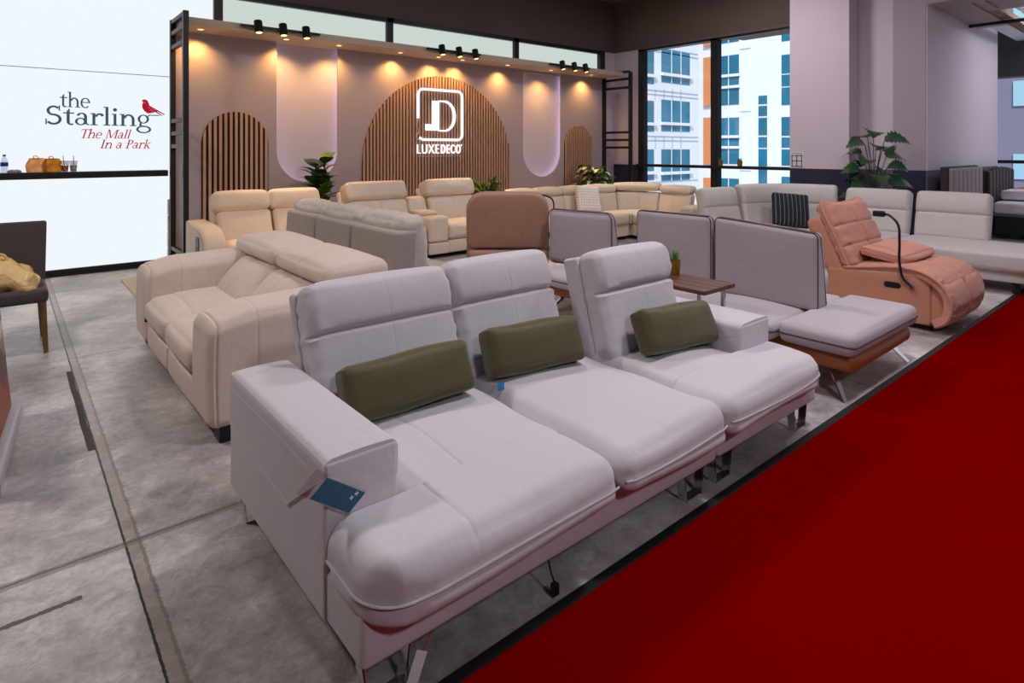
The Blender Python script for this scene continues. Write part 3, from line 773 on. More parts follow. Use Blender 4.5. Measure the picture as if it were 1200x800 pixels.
# cards and cords on the white sofa
def card(name, pts, t, m, label, cat, base, cells=()):
    """thin card from three corner points"""
    a, b_, c = map(Vector, pts); d = c+a-b_; n = (b_-a).cross(c-b_).normalized()*t
    bm = B(); v = [bm.verts.new(p) for p in (a, b_, c, d)]; w = [bm.verts.new(p+n) for p in (a, b_, c, d)]
    bm.faces.new(v); bm.faces.new(w[::-1])
    for i in range(4): bm.faces.new((v[i], v[(i+1) % 4], w[(i+1) % 4], w[i]))
    return solo(name, bm, m, label, cat, base, smooth=False)
T = [(onY(x, y, 1.640)[0], 1.640, onY(x, y, 1.640)[1]) for x, y in ((384, 560), (428, 577), (409, 601))]
tcard = card('tag_card', T, .002, M_tealc, 'teal care card in a clear sleeve hanging on the left arm of the white sofa', 'tag', (.74, 1.640, .44))
SL = [(onY(x, y, 1.643)[0], 1.643, onY(x, y, 1.643)[1]) for x, y in ((371, 549), (430, 575), (409, 604))]
bm = B(); a, b_, c_ = map(Vector, SL); vs = [bm.verts.new(p) for p in (a, b_, c_, c_+a-b_)]; bm.faces.new(vs); vs2 = [bm.verts.new(p+Vector((0, .001, 0))) for p in (a, b_, c_, c_+a-b_)]; bm.faces.new(vs2[::-1])
for i in range(4): bm.faces.new((vs[i], vs[(i+1) % 4], vs2[(i+1) % 4], vs2[i]))
obj('clear_sleeve', bm, glassy('clear_plastic', (.93, .93, .96), .10), tcard, smooth=False, label='clear plastic sleeve')
bm = B()
for (x, y) in ((412, 583), (418, 578)):
    X, Z = onY(x, y, 1.637); box(bm, (X-.006, 1.6365, Z-.002), (X+.006, 1.638, Z+.002)); box(bm, (X-.001, 1.6365, Z-.007), (X+.001, 1.638, Z+.007))
obj('emblem', bm, M_paper, tcard, smooth=False, label='tiny white emblem')
M_redc = mat('red_cord', (190, 40, 40), .7)
t = thing('swing_tag', 'white swing tag on a red cord hanging under the left front of the white sofa', 'tag', (.86, 1.43, .02))
bm = B(); Mt = Matrix.Translation((.865, 1.435, .075)) @ Matrix.Rotation(math.radians(24), 4, 'Y') @ Matrix.Rotation(math.radians(-20), 4, 'Z'); rbox(bm, (-.016, -.001, -.05), (.016, .001, .045), .0008, M=Mt); obj('paper_tag', bm, M_paper, t)
bm = B(); tube(bm, crv([(.885, 1.435, .115), (.91, 1.44, .14), (.95, 1.46, .17)], 10), .0015, 5); obj('cord', bm, M_redc, t)
bm = B(); tube(bm, crv([(1.41, 1.50, .16), (1.405, 1.47, .09), (1.41, 1.455, .05)], 10), .003, 6); rbox(bm, (1.398, 1.44, .012), (1.422, 1.464, .05), .005)
solo('cable_plug', bm, M_black, 'small black plug dangling under the middle of the white sofa', 'plug', (1.41, 1.45, .01))

# ------------------------------------------------------------------ beige recliner loveseat behind it
S = thing('sofa', 'beige two-seat recliner sofa seen side on behind the white sofa', 'sofa', (1.3, 4.4, 0))
bm = B(); rbox(bm, (.86, 3.6, .06), (1.9, 5.2, .27), .03); obj('base', bm, M_beige, S)
def b_arm(y0, y1, seam):
    def fn(p, s):
        t = sstep(.78, 1.05, p.x)
        if p.z > .35: p.z += (p.z-.35)/.25*(.045*t+.02*sstep(1., 1.9, p.x))
        if s.z > 0: p.z += .022*(1-s.y*s.y)*s.z
        if s.x < -.9: p.x -= .008*math.cos(s.z*1.5)
        return p
    bm = B(); rbox(bm, (.785, y0, .07), (1.9, y1, .605), .06, puff=(.0, .010, .0), fn=fn, step=.05, nc=5, grooves=[(0, .825, .008, .007, 1, -1), (0, .825, .008, .007, 2, 1), (0, 1.02, .003, .006, 1, -1), (0, 1.02, .003, .006, 2, 1)])
    a = obj('arm', bm, M_beige, S); return a
b_arm(3.29, 3.66, True); b_arm(5.10, 5.48, False)
for (y0, y1) in ((3.665, 4.38), (4.385, 5.095)):
    def fn(p, s):
        p.z -= .018*max(0, s.z)*sstep(1.1, .8, p.x); return p
    bm = B(); rbox(bm, (.775, y0, .23), (1.40, y1, .442), .085, puff=(.01, 0, .022), fn=fn, step=.05, nc=6, grooves=[(0, .95, .006, .010, 2, 1)]); obj('seat_cushion', bm, M_beige, S)
    bm = B(); rbox(bm, (.80, y0+.005, .065), (.90, y1-.005, .235), .025, puff=(.012, 0, 0)); obj('footrest_panel', bm, M_beige, S)
    ym = (y0+y1)/2
    bm = B(); rbox(bm, (1.24, y0+.004, .34), (1.46, y1-.004, .78), .09, puff=(.05, .003, .02), M=rot_about((1.25, 0, .42), math.radians(42), 'Y'), step=.05, nc=5, grooves=[(1, ym, .012, .012, 0, -1), (1, ym, .012, .012, 2, 1)]); obj('back_cushion', bm, M_beige, S)
for (y0, y1) in ((3.46, 4.39), (4.415, 5.34)):
    ym = (y0+y1)/2
    bm = B(); rbox(bm, (1.47, y0, .645), (1.90, y1, .785), .065, puff=(.014, .006, .028), M=rot_about((1.5, 0, .7), math.radians(-3), 'Y'), step=.05, nc=5, grooves=[(1, ym, .010, .010, 2, 1), (1, ym, .010, .01, 0, -1)]); obj('headrest', bm, M_beige, S)
bm = B(); rbox(bm, (1.56, 3.45, .1), (1.92, 5.3, .68), .05); obj('back_shell', bm, M_beige, S)
bm = B(); rbox(bm, (.772, 5.0, .26), (.786, 5.03, .30), .004); obj('recline_button', bm, M_black, S, label='black recline button')
for (x, y) in ((.90, 3.36), (.90, 5.4), (1.8, 3.36), (1.8, 5.4)):
    bm = B(); rbox(bm, (x-.06, y-.05, 0), (x+.06, y+.05, .085), .006); obj('foot', bm, M_black, S)

# ------------------------------------------------------------------ greige three seater seen from behind
S = thing('sofa', 'greige three-seat sofa seen from behind, backing onto the beige recliner sofa', 'sofa', (2.8, 5.4, 0))
for i in range(3):
    y0 = 4.20+i*.79; y1 = y0+.77
    def fnb(p, s):
        return Vector((p.x+.07*(p.z-.1), p.y, p.z))
    bm = B(); rbox(bm, (2.28, y0, .10), (2.50, y1, .855), .035, fn=fnb, puff=(.003, 0, 0), step=.08); obj('back_shell', bm, M_greige, S)
    def fnc(p, s):
        p.z += .006*math.sin(p.y*40)*max(0, s.z); p.x += .008*math.sin(p.z*28+p.y*6)*(s.x > .2); return p
    bm = B(); rbox(bm, (2.46, y0+.02, .42), (2.70, y1-.005, .945), .07, puff=(.05, .012, .02), fn=fnc, M=rot_about((2.5, 0, .42), math.radians(-7), 'Y') , step=.05, nc=5, grooves=[(1, (y0+y1)/2, .008, .012, 2, 1)]); bc = obj('back_cushion', bm, M_greige2, S)
    bm = B(); rbox(bm, (2.6, y0, .24), (3.22, y1, .44), .06, puff=(.01, 0, .02)); obj('seat_cushion', bm, M_greige2, S)
bm = B(); rbox(bm, (2.3, 4.2, .07), (3.2, 6.56, .25), .03); obj('base', bm, M_greige, S)
for (x, y) in ((2.4, 4.3), (3.1, 4.3), (2.4, 6.45), (3.1, 6.45)):
    bm = B(); rbox(bm, (x-.04, y-.04, 0), (x+.04, y+.04, .08), .006); obj('foot', bm, M_black, S)

# ------------------------------------------------------------------ cream loveseat against the booth wall
S = thing('sofa', 'cream two-seat sofa with split headrests in front of the small left slat arch', 'sofa', (2.5, 7.6, 0))
lean = math.radians(21)
for (xa, xb) in ((1.90, 2.535), (2.545, 3.18)):
    M = rot_about((0, 7.50, .42), -lean, 'X')
    bm = B(); rbox(bm, (xa+.01, 7.50, .41), (xb-.005, 7.66, .80), .05, puff=(0, .03, .015), M=M, step=.05); obj('back_cushion', bm, M_cream, S)
    bm = B(); rbox(bm, (xa-.03, 7.47, .80), (xb-.01, 7.68, 1.05), .07, puff=(.01, .025, .015), M=M, step=.05); obj('headrest', bm, M_cream, S)
    bm = B(); rbox(bm, (xa-.03, 7.62, .3), (xb, 7.72, .99), .04, M=M); obj('back_shell', bm, M_cream, S)
    bm = B(); rbox(bm, (xa, 6.9, .24), (xb, 7.6, .44), .07, puff=(0, .01, .02)); obj('seat_cushion', bm, M_cream, S)
    bm = B(); rbox(bm, (xa, 6.92, .06), (xb, 6.99, .235), .02); obj('footrest_panel', bm, M_cream, S)
def curved_arm(xa, xb, yf, yb, lab):
    out = [(yb, .07), (yf, .07)]+[(yf+.0+.36*(1-math.cos(a)), .38+.26*math.sin(a)) for a in [PI/2*i/10 for i in range(11)]]+[(yb, .66)]
    bm = B(); slab(bm, [(p[0], p[1]) for p in out], xa, xb, .04, lambda u, v, d: Vector((d, u, v))); return obj('arm', bm, M_cream, S)
a = curved_arm(1.64, 1.87, 7.05, 7.95, 0)
bm = B(); tube(bm, [(1.638, 7.10+.32*(1-math.cos(PI/2*i/10)), .37+.225*math.sin(PI/2*i/10)) for i in range(11)], .004, 6); obj('piping', bm, M_greige, a)
curved_arm(3.19, 3.35, 7.05, 7.95, 0)
bm = B(); rbox(bm, (1.7, 6.98, .05), (3.3, 7.9, .26), .03); obj('base', bm, M_cream, S)
for (x, y) in ((1.75, 7.1), (3.28, 7.1), (1.75, 7.85), (3.28, 7.85)):
    bm = B(); rbox(bm, (x-.04, y-.04, 0), (x+.04, y+.04, .07), .006); obj('foot', bm, M_black, S)
t = thing('brochure', 'small dark blue printed brochure on the side of the cream two-seat sofa arm', 'brochure', (1.635, 7.4, .3))
bm = B(); box(bm, (1.629, 7.28, .34), (1.6325, 7.42, .53)); obj('cover', bm, mat('navy_print', (40, 62, 96), .5), t, smooth=False)
bm = B()
for (y, z, w, h_) in ((7.35, .51, .05, .006), (7.33, .44, .03, .03), (7.38, .42, .02, .02), (7.34, .39, .04, .012), (7.37, .46, .02, .014)): box(bm, (1.627, y-w/2, z-h_/2), (1.6292, y+w/2, z+h_/2))
obj('picture', bm, mat('pale_print', (150, 160, 176), .6), t, smooth=False)

# ------------------------------------------------------------------ ivory leather home-theatre sofa with console
S = thing('sofa', 'glossy ivory leather recliner sofa with a console between its two seats', 'sofa', (4.6, 7.5, 0))
lean = math.radians(20)
for (xa, xb) in ((3.50, 4.40), (4.74, 5.60)):
    xm = (xa+xb)/2
    M = rot_about((0, 7.40, .45), -lean, 'X')
    bm = B(); rbox(bm, (xa+.01, 7.40, .43), (xb-.01, 7.62, .845), .06, puff=(0, .03, .01), M=M, step=.05, grooves=[(0, xm, .012, .012, 1, -1)]); obj('back_cushion', bm, M_ivory, S)
    bm = B(); rbox(bm, (xa-.01, 7.36, .845), (xb+.0, 7.64, 1.10), .06, puff=(.008, .015, .012), M=M, step=.05); obj('headrest', bm, M_ivory, S)
    bm = B(); rbox(bm, (xa-.045, 7.58, .3), (xb-.03, 7.68, 1.03), .04, M=M); obj('back_shell', bm, M_ivory, S)
    bm = B(); rbox(bm, (xa, 6.98, .24), (xb, 7.6, .47), .07, puff=(0, .012, .02)); obj('seat_cushion', bm, M_ivory, S)
    bm = B(); rbox(bm, (xa, 7.0, .06), (xb, 7.07, .235), .02, puff=(0, .008, 0)); obj('footrest_panel', bm, M_ivory, S)
M = rot_about((0, 7.45, .45), -lean, 'X')
bm = B(); rbox(bm, (4.40, 7.45, .4), (4.74, 7.65, .86), .07, puff=(0, .02, .01), M=M); obj('centre_back', bm, M_ivory, S)
bm = B(); rbox(bm, (4.415, 6.98, .22), (4.735, 7.66, .575), .045); cs = obj('console', bm, M_ivory, S)
bm = B(); rbox(bm, (4.405, 7.22, .575), (4.70, 7.60, .635), .025, puff=(0, 0, .008)); obj('console_lid', bm, M_ivory, cs)
bm = B(); rbox(bm, (4.415, 6.985, .06), (4.735, 7.06, .215), .015); obj('console_panel', bm, M_ivory, cs)
for (xa, xb) in ((3.385, 3.495), (5.605, 5.71)):
    bm = B(); rbox(bm, (xa, 6.98, .06), (xb, 7.85, .60), .07, puff=(.004, .01, .01)); obj('arm', bm, M_ivory, S)
bm = B(); rbox(bm, (3.42, 7.06, .05), (5.68, 7.8, .25), .02); obj('base', bm, M_black, S)
for (x, y) in ((3.47, 7.15), (5.63, 7.15), (3.47, 7.75), (5.63, 7.75)):
    bm = B(); rbox(bm, (x-.04, y-.04, 0), (x+.04, y+.04, .06), .006); obj('foot', bm, M_black, S)

# ------------------------------------------------------------------ brown swivel recliner seen from behind
ang = math.atan2(FW[1], FW[0])+math.radians(1)
S = thing('recliner_chair', 'brown velour recliner chair seen from behind, standing between the sofas', 'recliner', (FW[0]*6.3-.06, FW[1]*6.3, 0), ang)
# local: +x forward, y left
out = rrect(-.41, .50, .41, 1.06, (.06, .06, .17, .17))
bm = B(); slab(bm, out, 0, .10, .035, lambda u, v, d: Vector((-.18-.10*(v-.5)+d, u, v)), dome=.012); obj('back_panel', bm, M_mocha, S, world=False)
out = rrect(-.425, .50, .425, 1.07, (.06, .06, .18, .18))
bm = B(); slab(bm, out, .08, .24, .05, lambda u, v, d: Vector((-.18-.10*(v-.5)+d, u*.995, v)), dome=.02); obj('back_cushion', bm, M_mocha, S, world=False)
bm = B(); rbox(bm, (-.2, -.40, .07), (.05, .40, .485), .04); obj('rear_panel', bm, M_mocha, S, world=False)
for sg_ in (-1, 1):
    bm = B(); rbox(bm, (-.15, min(sg_*.42, sg_*.30), .08), (.70, max(sg_*.42, sg_*.30), .56), .05); obj('arm', bm, M_mocha, S, world=False)
bm = B(); rbox(bm, (0, -.30, .1), (.72, .30, .44), .07, puff=(.01, 0, .03)); obj('seat_cushion', bm, M_mocha, S, world=False)
bm = B(); tube(bm, crv([(.30, -.44, .50), (.12, -.47, .72), (.0, -.48, .90), (-.06, -.46, .985), (-.02, -.40, 1.02), (.1, -.36, 1.02)], 24), .008, 7); obj('phone_holder', bm, M_black, S, world=False, label='black gooseneck phone holder')
bm = B(); rbox(bm, (-.1, -.36, 0), (.66, .36, .08), .02); obj('base', bm, M_black, S, world=False)

# ------------------------------------------------------------------ sand leather L-shaped sofa by the window
S = thing('sectional_sofa', 'sand leather corner sofa with adjustable headrests in front of the right slat arch and window', 'sofa', (7.6, 6.6, 0))
YA, XB = 7.02, 8.70
PATH = [(5.95, YA), (6.8, YA), (7.6, YA), (8.12, YA-.03), (8.48, YA-.20), (8.66, YA-.52), (XB, 6.2), (XB, 5.85), (XB, 5.50)]
cuts = [0., .56, 1.14, 1.72, 2.36, 3.04, 3.66]
for i, (ua, ub) in enumerate(zip(cuts, cuts[1:])):
    dz = .025 if i == 4 else 0.
    bent_back(S, PATH, M_sand, 'back_cushion', .40, .745, .17, ua+.003, ub-.003, 0, .24, False, (0, .022, 0), .045, [(ua+ub)/2])
    bent_back(S, PATH, M_sand, 'headrest', .745+dz, .872+dz, .22, ua+.003, ub-.003, -.03, .24, False, (0, .014, .018), .055)
for xa, xb in ((5.95, 6.62), (6.625, 7.295), (7.30, 7.98)):
    bm = B(); rbox(bm, (xa, 6.42, .25), (xb, YA+.03, .44), .05, puff=(0, .01, .018)); obj('seat_cushion', bm, M_sand, S)
    bm = B(); rbox(bm, (xa, 6.45, .06), (xb, 6.52, .245), .015); obj('front_panel', bm, M_sand, S)
bm = B(); slab(bm, [(7.985, 6.42), (8.72, 6.42), (8.68, 6.75), (8.45, 7.0), (7.985, 7.05)], .25, .44, .04, lambda u, v, d: Vector((u, v, d)), dome=.008); obj('seat_cushion', bm, M_sand, S)
for ya, yb in ((6.415, 5.96), (5.955, 5.50)):
    bm = B(); rbox(bm, (8.0, yb, .25), (XB+.03, ya, .44), .05, puff=(.01, 0, .018)); obj('seat_cushion', bm, M_sand, S)
    bm = B(); rbox(bm, (8.03, yb, .06), (8.1, ya, .245), .015); obj('front_panel', bm, M_sand, S)
bm = B(); rbox(bm, (5.8, 6.5, .055), (8.9, 7.3, .30), .02); obj('base', bm, M_sand, S)
bm = B(); rbox(bm, (8.08, 5.5, .055), (8.9, 6.6, .30), .02); obj('base', bm, M_sand, S)
bm = B(); rbox(bm, (8.0, 5.26, .06), (8.95, 5.49, .62), .05, puff=(0, .01, .01)); obj('arm', bm, M_sand, S)
bm = B(); rbox(bm, (5.76, 6.42, .06), (5.94, 7.3, .62), .05, puff=(0, .01, .01)); obj('arm', bm, M_sand, S)
for (x, y) in ((5.88, 6.55), (7.9, 6.55), (8.1, 5.45), (8.8, 5.45), (8.8, 7.2), (5.88, 7.2)):
    bm = B(); rbox(bm, (x-.07, y-.03, 0), (x+.07, y+.03, .06), .004); obj('foot', bm, M_black, S)
# checked cushion on it
def check_mat(name, c1, c2, scale, stripes=False):
    m, nt, out = newmat(name); L = nt.links.new
    p = nd(nt, 'ShaderNodeBsdfPrincipled'); p.inputs['Roughness'].default_value = .9
    tc = nd(nt, 'ShaderNodeTexCoord'); sep = nd(nt, 'ShaderNodeSeparateXYZ'); L(tc.outputs['Object'], sep.inputs[0])
    def wave(o, s, th):
        a = nd(nt, 'ShaderNodeMath', operation='MULTIPLY'); L(o, a.inputs[0]); a.inputs[1].default_value = s
        b = nd(nt, 'ShaderNodeMath', operation='FRACT'); L(a.outputs[0], b.inputs[0])
        c = nd(nt, 'ShaderNodeMath', operation='LESS_THAN'); L(b.outputs[0], c.inputs[0]); c.inputs[1].default_value = th
        return c.outputs[0]
    if stripes: f = wave(sep.outputs['X'], scale, .14)
    else:
        a = wave(sep.outputs['X'], scale, .45); b = wave(sep.outputs['Z'], scale, .45)
        q = nd(nt, 'ShaderNodeMath', operation='MULTIPLY'); L(a, q.inputs[0]); L(b, q.inputs[1]); f = q.outputs[0]
    mx = nd(nt, 'ShaderNodeMix', data_type='RGBA'); mx.inputs['A'].default_value = (*lin(c1), 1); mx.inputs['B'].default_value = (*lin(c2), 1)
    L(f, mx.inputs['Factor']); L(mx.outputs['Result'], p.inputs['Base Color']); L(p.outputs[0], out.inputs['Surface'])
    return m
pq = pillow('throw_pillow', (0, 0, 0), (.44, .10, .42), 0, 0, check_mat('checked_cloth', (244, 236, 226), (204, 190, 174), 22), 'cream checked square pillow leaning on the sand leather corner sofa', r=.045, base=0)
pq.location = (7.42, 6.82, .46); pq.rotation_euler = (math.radians(-20), math.radians(5), math.radians(-14))

# ------------------------------------------------------------------ mauve lounge with movable backs
S = thing('lounge_sofa', 'mauve grey lounge sofa with movable back pads and a tan leather base', 'sofa', (4.3, 2.8, 0))
bm = B(); rbox(bm, (3.86, 1.43, .15), (4.88, 4.12, .275), .06, puff=(.004, .01, 0)); obj('base', bm, M_tan, S, label='tan leather plinth')
def mauve_seat(x0, x1, y0, y1, z0=.275, zt=.395):
    bm = B(); rbox(bm, (x0, y0, z0), (x1, y1, zt), .045, puff=(.004, .006, .022), step=.06, nc=5); c = obj('seat_cushion', bm, M_mauve_seat, S)
    bm = B(); o = rrect(x0-.003, y0-.003, x1+.003, y1+.003, .05); tube(bm, [(p[0]+(.0), p[1], z0+.062) for p in o], .006, 6, closed=True); obj('piping', bm, M_plum, c)
mauve_seat(3.78, 4.90, 1.40, 1.86, .275, .41); mauve_seat(3.72, 4.86, 1.87, 2.62); mauve_seat(3.72, 4.86, 2.63, 3.40); mauve_seat(3.72, 4.86, 3.41, 4.14)
def wedge_back(y0, y1, xr, zt, rz=0., drop=0., r=.035):
    """wedge-shaped loose back; vertical rear face toward -X"""
    def fn(p, s):
        t = (p.z-.40)/(zt-.40)
        if s.x > 0: p.x -= s.x*.10*t
        p.z -= drop*(s.z*.5+.5)*(1-(s.y*.5+.5))
        return p
    M = rot_about((xr, (y0+y1)/2, 0), rz, 'Z')
    bm = B(); rbox(bm, (xr, y0, .40), (xr+.19, y1, zt), r, puff=(.010, .004, .006), fn=fn, M=M, step=.06); c = obj('back_pad', bm, M_mauve, S)
    bm = B(); o = []
    for (u, v) in rrect(y0+.0, .405, y1-.0, zt+.003, r+.005):
        q = Vector((xr+.155-.10*(v-.40)/(zt-.40), u, v)); s_z = 2*(v-.4)/(zt-.4)-1; s_y = 2*(u-y0)/(y1-y0)-1
        q.z -= drop*(s_z*.5+.5)*(1-(s_y*.5+.5)); o.append(M @ q)
    tube(bm, o, .006, 6, closed=True); obj('piping', bm, M_plum, c)
    bm = B(); o = []
    for (u, v) in rrect(y0+.0, .405, y1-.0, zt+.003, r+.005):
        q = Vector((xr+.022, u, v)); s_z = 2*(v-.4)/(zt-.4)-1; s_y = 2*(u-y0)/(y1-y0)-1
        q.z -= drop*(s_z*.5+.5)*(1-(s_y*.5+.5)); o.append(M @ q)
    tube(bm, o, .005, 6, closed=True); obj('piping', bm, M_plum, c)
wedge_back(1.79, 2.56, 4.19, .975, 0, .05); wedge_back(2.60, 3.31, 4.19, .97); wedge_back(3.58, 4.30, 4.12, .915, math.radians(9), 0, .065)
def blade(x, y, dx, dy):
    bm = B(); a = [(x-.035, y, .16), (x+.035, y, .16), (x+dx+.02, y+dy, .003), (x+dx-.02, y+dy, .003)]
    v = [bm.verts.new(Vector(p)+Vector((0, s, 0))) for s in (-.006, .006) for p in a]
    for f in ((0, 1, 2, 3), (7, 6, 5, 4), (0, 4, 5, 1), (1, 5, 6, 2), (2, 6, 7, 3), (3, 7, 4, 0)): bm.faces.new([v[i] for i in f])
    obj('leg', bm, M_chrome, S, smooth=False)
blade(3.98, 1.62, -.16, -.15); blade(4.76, 1.56, .12, -.10); blade(3.98, 3.95, -.1, .12); blade(4.76, 3.95, .1, .12); blade(3.98, 2.8, -.1, 0)

# ------------------------------------------------------------------ walnut side table and grass pot
S = thing('side_table', 'dark walnut slatted side table with chrome legs between the white and mauve sofas', 'table', (3.52, 2.45, 0))
bm = B()
for i in range(4):
    x0 = 3.385+i*.092; rbox(bm, (x0, 2.13, .575), (x0+.089, 2.80, .602), .004, step=.3)
obj('tabletop', bm, M_wood, S)
for (x, y) in ((3.70, 2.19), (3.42, 2.19), (3.70, 2.74), (3.42, 2.74)):
    bm = B(); rbox(bm, (x-.012, y-.012, 0), (x+.012, y+.012, .576), .002, step=1); obj('leg', bm, M_chrome, S)
for y in (2.19, 2.74):
    bm = B(); rbox(bm, (3.432, y-.01, .10), (3.688, y+.01, .12), .002, step=1); obj('stretcher', bm, M_chrome, S)
def grass_pot(loc, r, h, gh, label, n=90, m=M_leaf3, pot=M_gold, group=None):
    t = thing('potted_plant', label, 'plant', loc, group=group)
    bm = B(); lathe(bm, [(0, 0), (r*.78, 0), (r*.82, .004), (r, h), (r*.9, h), (r*.86, h*.9), (0, h*.9)], 20); obj('pot', bm, pot, t, world=False)
    bm = B()
    for i in range(n):
        a = random.uniform(0, 2*PI); s = random.uniform(0, .8)*r; L = gh*random.uniform(.6, 1); o = random.uniform(.1, .55)*gh
        b0 = Vector((s*math.cos(a), s*math.sin(a), h*.88)); w = Vector((-math.sin(a), math.cos(a), 0))*r*.06
        prev = None
        for k in range(4):
            u = k/3; c = b0+Vector((math.cos(a)*o*u*u, math.sin(a)*o*u*u, L*u)); ww = w*(1-u*.95)
            cur = (bm.verts.new(c-ww), bm.verts.new(c+ww))
            if prev: bm.faces.new((prev[0], prev[1], cur[1], cur[0]))
            prev = cur
    obj('foliage', bm, m, t, world=False)
    return t
grass_pot((3.685, 2.56, .602), .040, .105, .105, 'small grass plant in a gold pot on the walnut side table')
grass_pot((10.42, 6.22, 1.19), .045, .09, .09, 'tiny bright grass plant in a gold pot on the window rail beside the mullion', 60, group='gold pots on the window rail')
grass_pot((10.42, 5.83, 1.19), .05, .09, .08, 'tiny dark bushy plant in a gold pot on the window rail, the right one', 90, M_leaf2, group='gold pots on the window rail')

# ------------------------------------------------------------------ off-white corner sofa on the right
S = thing('sectional_sofa', 'off-white leather corner sofa with an open chaise end at the right', 'sofa', (8.5, 3, 0))
def w_back(M0, w, h0=.42, h1=.985, t=.17, name='back_cushion'):
    """back pad in local frame: x to the left along the row, facing -y"""
    lean = math.radians(15); Ml = M0 @ rot_about((0, 0, h0), -lean, 'X')
    g = h0+(h1-h0)*.56; L = (h1-h0)/math.cos(lean)
    def fn(p, s):
        if p.z > g and s.y < .2: p.y -= .02*math.sin(PI*min(1, (p.z-g)/(h0+L-g)))
        return p
    bm = B(); rbox(bm, (0, 0, h0), (w, t, h0+L), .05, puff=(.004, .016, .008), fn=fn, M=Ml, step=.06, grooves=[(2, g, .02, .012, 1, -1)]); c = obj(name, bm, M_offw, S)
    return c
def frame_at(x, y, ang): return Matrix.Translation((x, y, 0)) @ Matrix.Rotation(ang, 4, 'Z')
# backs facing -X: local -y -> world -X means rotate by -90 deg
for (ya, yb) in ((2.56, 1.80), (3.40, 2.63)): w_back(frame_at(8.74, ya, -PI/2), ya-yb)
bent_back(S, [(7.90, 4.30), (8.30, 4.17), (8.56, 3.92), (8.70, 3.46)], M_offw)
w_back(frame_at(7.17, 4.42, math.radians(-9)), .68, h1=.985)
bm = B(); rbox(bm, (7.86, 1.22, .24), (8.85, 2.58, .435), .05, puff=(.01, .006, .012), step=.08); obj('seat_cushion', bm, M_offw, S)
bm = B(); rbox(bm, (7.90, 2.60, .24), (8.85, 3.42, .435), .05, puff=(.01, .006, .012), step=.08); obj('seat_cushion', bm, M_offw, S)
bm = B(); slab(bm, [(7.90, 3.44), (8.85, 3.44), (8.70, 4.05), (7.95, 4.5), (7.20, 4.55), (7.12, 3.80), (7.6, 3.7)], .24, .435, .04, lambda u, v, d: Vector((u, v, d)), dome=.006); obj('seat_cushion', bm, M_offw, S)
bm = B(); slab(bm, [(7.95, 1.24), (8.95, 1.24), (8.98, 3.5), (8.75, 4.2), (8.0, 4.62), (7.22, 4.68), (7.16, 3.86), (7.65, 3.75), (7.95, 3.44)], .12, .245, .02, lambda u, v, d: Vector((u, v, d))); obj('base', bm, M_offw, S)
bm = B(); tube(bm, [(7.895, 1.24, .345), (7.895, 2.57, .345)], .005, 6); obj('piping', bm, M_greige, S)
bm = B(); rbox(bm, (7.845, 2.3, .36), (7.87, 2.5, .40), .004); obj('control_panel', bm, M_black, S, label='black control panel')
for (x, y) in ((8.05, 1.42), (8.05, 2.58), (8.8, 1.42), (8.85, 3.3), (7.3, 4.5), (7.3, 3.95)):
    bm = B(); rbox(bm, (x-.03, y-.03, 0), (x+.03, y+.03, .125), .004); obj('leg', bm, M_black, S)
ps = pillow('throw_pillow', (0, 0, 0), (.46, .11, .44), 0, 0, check_mat('navy_stripes', (30, 32, 44), (120, 126, 140), 19, True), 'dark navy pin-striped pillow leaning in the corner of the off-white sofa', r=.045, base=0)
ps.location = (8.12, 3.80, .46); ps.rotation_euler = (math.radians(-24), math.radians(5), math.radians(-48))

# ------------------------------------------------------------------ salmon recliner
f_ang = -PI/2
S = thing('recliner_chair', 'salmon pink quilted recliner chair beside the red carpet', 'recliner', (6.24, 2.0, 0), f_ang)
# local: x forward (towards the carpet), y to the sitter's left; the side seen is y = -W2
W2 = .44
for sg_ in (-1, 1):
    out = rrect(-.38, .05, .43, .42, (.03, .03, .05, .03))
    bm = B(); slab(bm, out, W2-.07 if sg_ > 0 else -W2, W2 if sg_ > 0 else -W2+.07, .018, lambda u, v, d: Vector((u, d, v+(.045*(u+.38)/.8 if v > .2 else 0)))); obj('side_panel', bm, M_pink, S, world=False)
bm = B(); slab(bm, rrect(-.065, -.026, .065, .026, .025), -W2-.004, -W2+.01, .003, lambda u, v, d: Vector((u+.15, d, v+.345))); obj('release_handle', bm, M_black, S, world=False, label='black recessed release handle')
Mb = Matrix.Translation((-.22, 0, .42)) @ Matrix.Rotation(math.radians(-25), 4, 'Y')
bm = B(); slab(bm, rrect(-.428, -.12, .428, .53, (.04, .04, .07, .07)), -.17, -.02, .04, lambda u, v, d: Mb @ Vector((d+.03*(v-.5), u, v))); obj('back_shell', bm, M_pink, S, world=False)
def qf(p, s):
    k = abs(s.y)**3*max(0, s.z)**3; p.z += .035*k
    if abs(s.y) > .8: p.x += .006*math.sin(p.z*62)
    if s.z > .8: p.x += .005*math.sin(p.y*70)
    return p
bm = B(); rbox(bm, (-.03, -.43, .0), (.10, .43, .60), .05, puff=(.045, .004, .0), fn=qf, M=Mb, step=.035, nc=5, grooves=[(1, 0, .05, .03, 0, 1), (2, .19, .014, .012, 0, 1), (2, .38, .014, .012, 0, 1)]); bp = obj('back_pad', bm, M_pinkq, S, world=False)
bm = B(); tube(bm, [Mb @ Vector(p) for p in ((.03, -.43, .02), (.035, -.436, .30), (.035, -.438, .58), (.04, -.41, .63), (.045, -.2, .607), (.045, 0, .598), (.045, .2, .607), (.04, .41, .63), (.035, .438, .58), (.03, .43, .02))], .012, 6); obj('piping', bm, M_pinkq, bp, world=False)
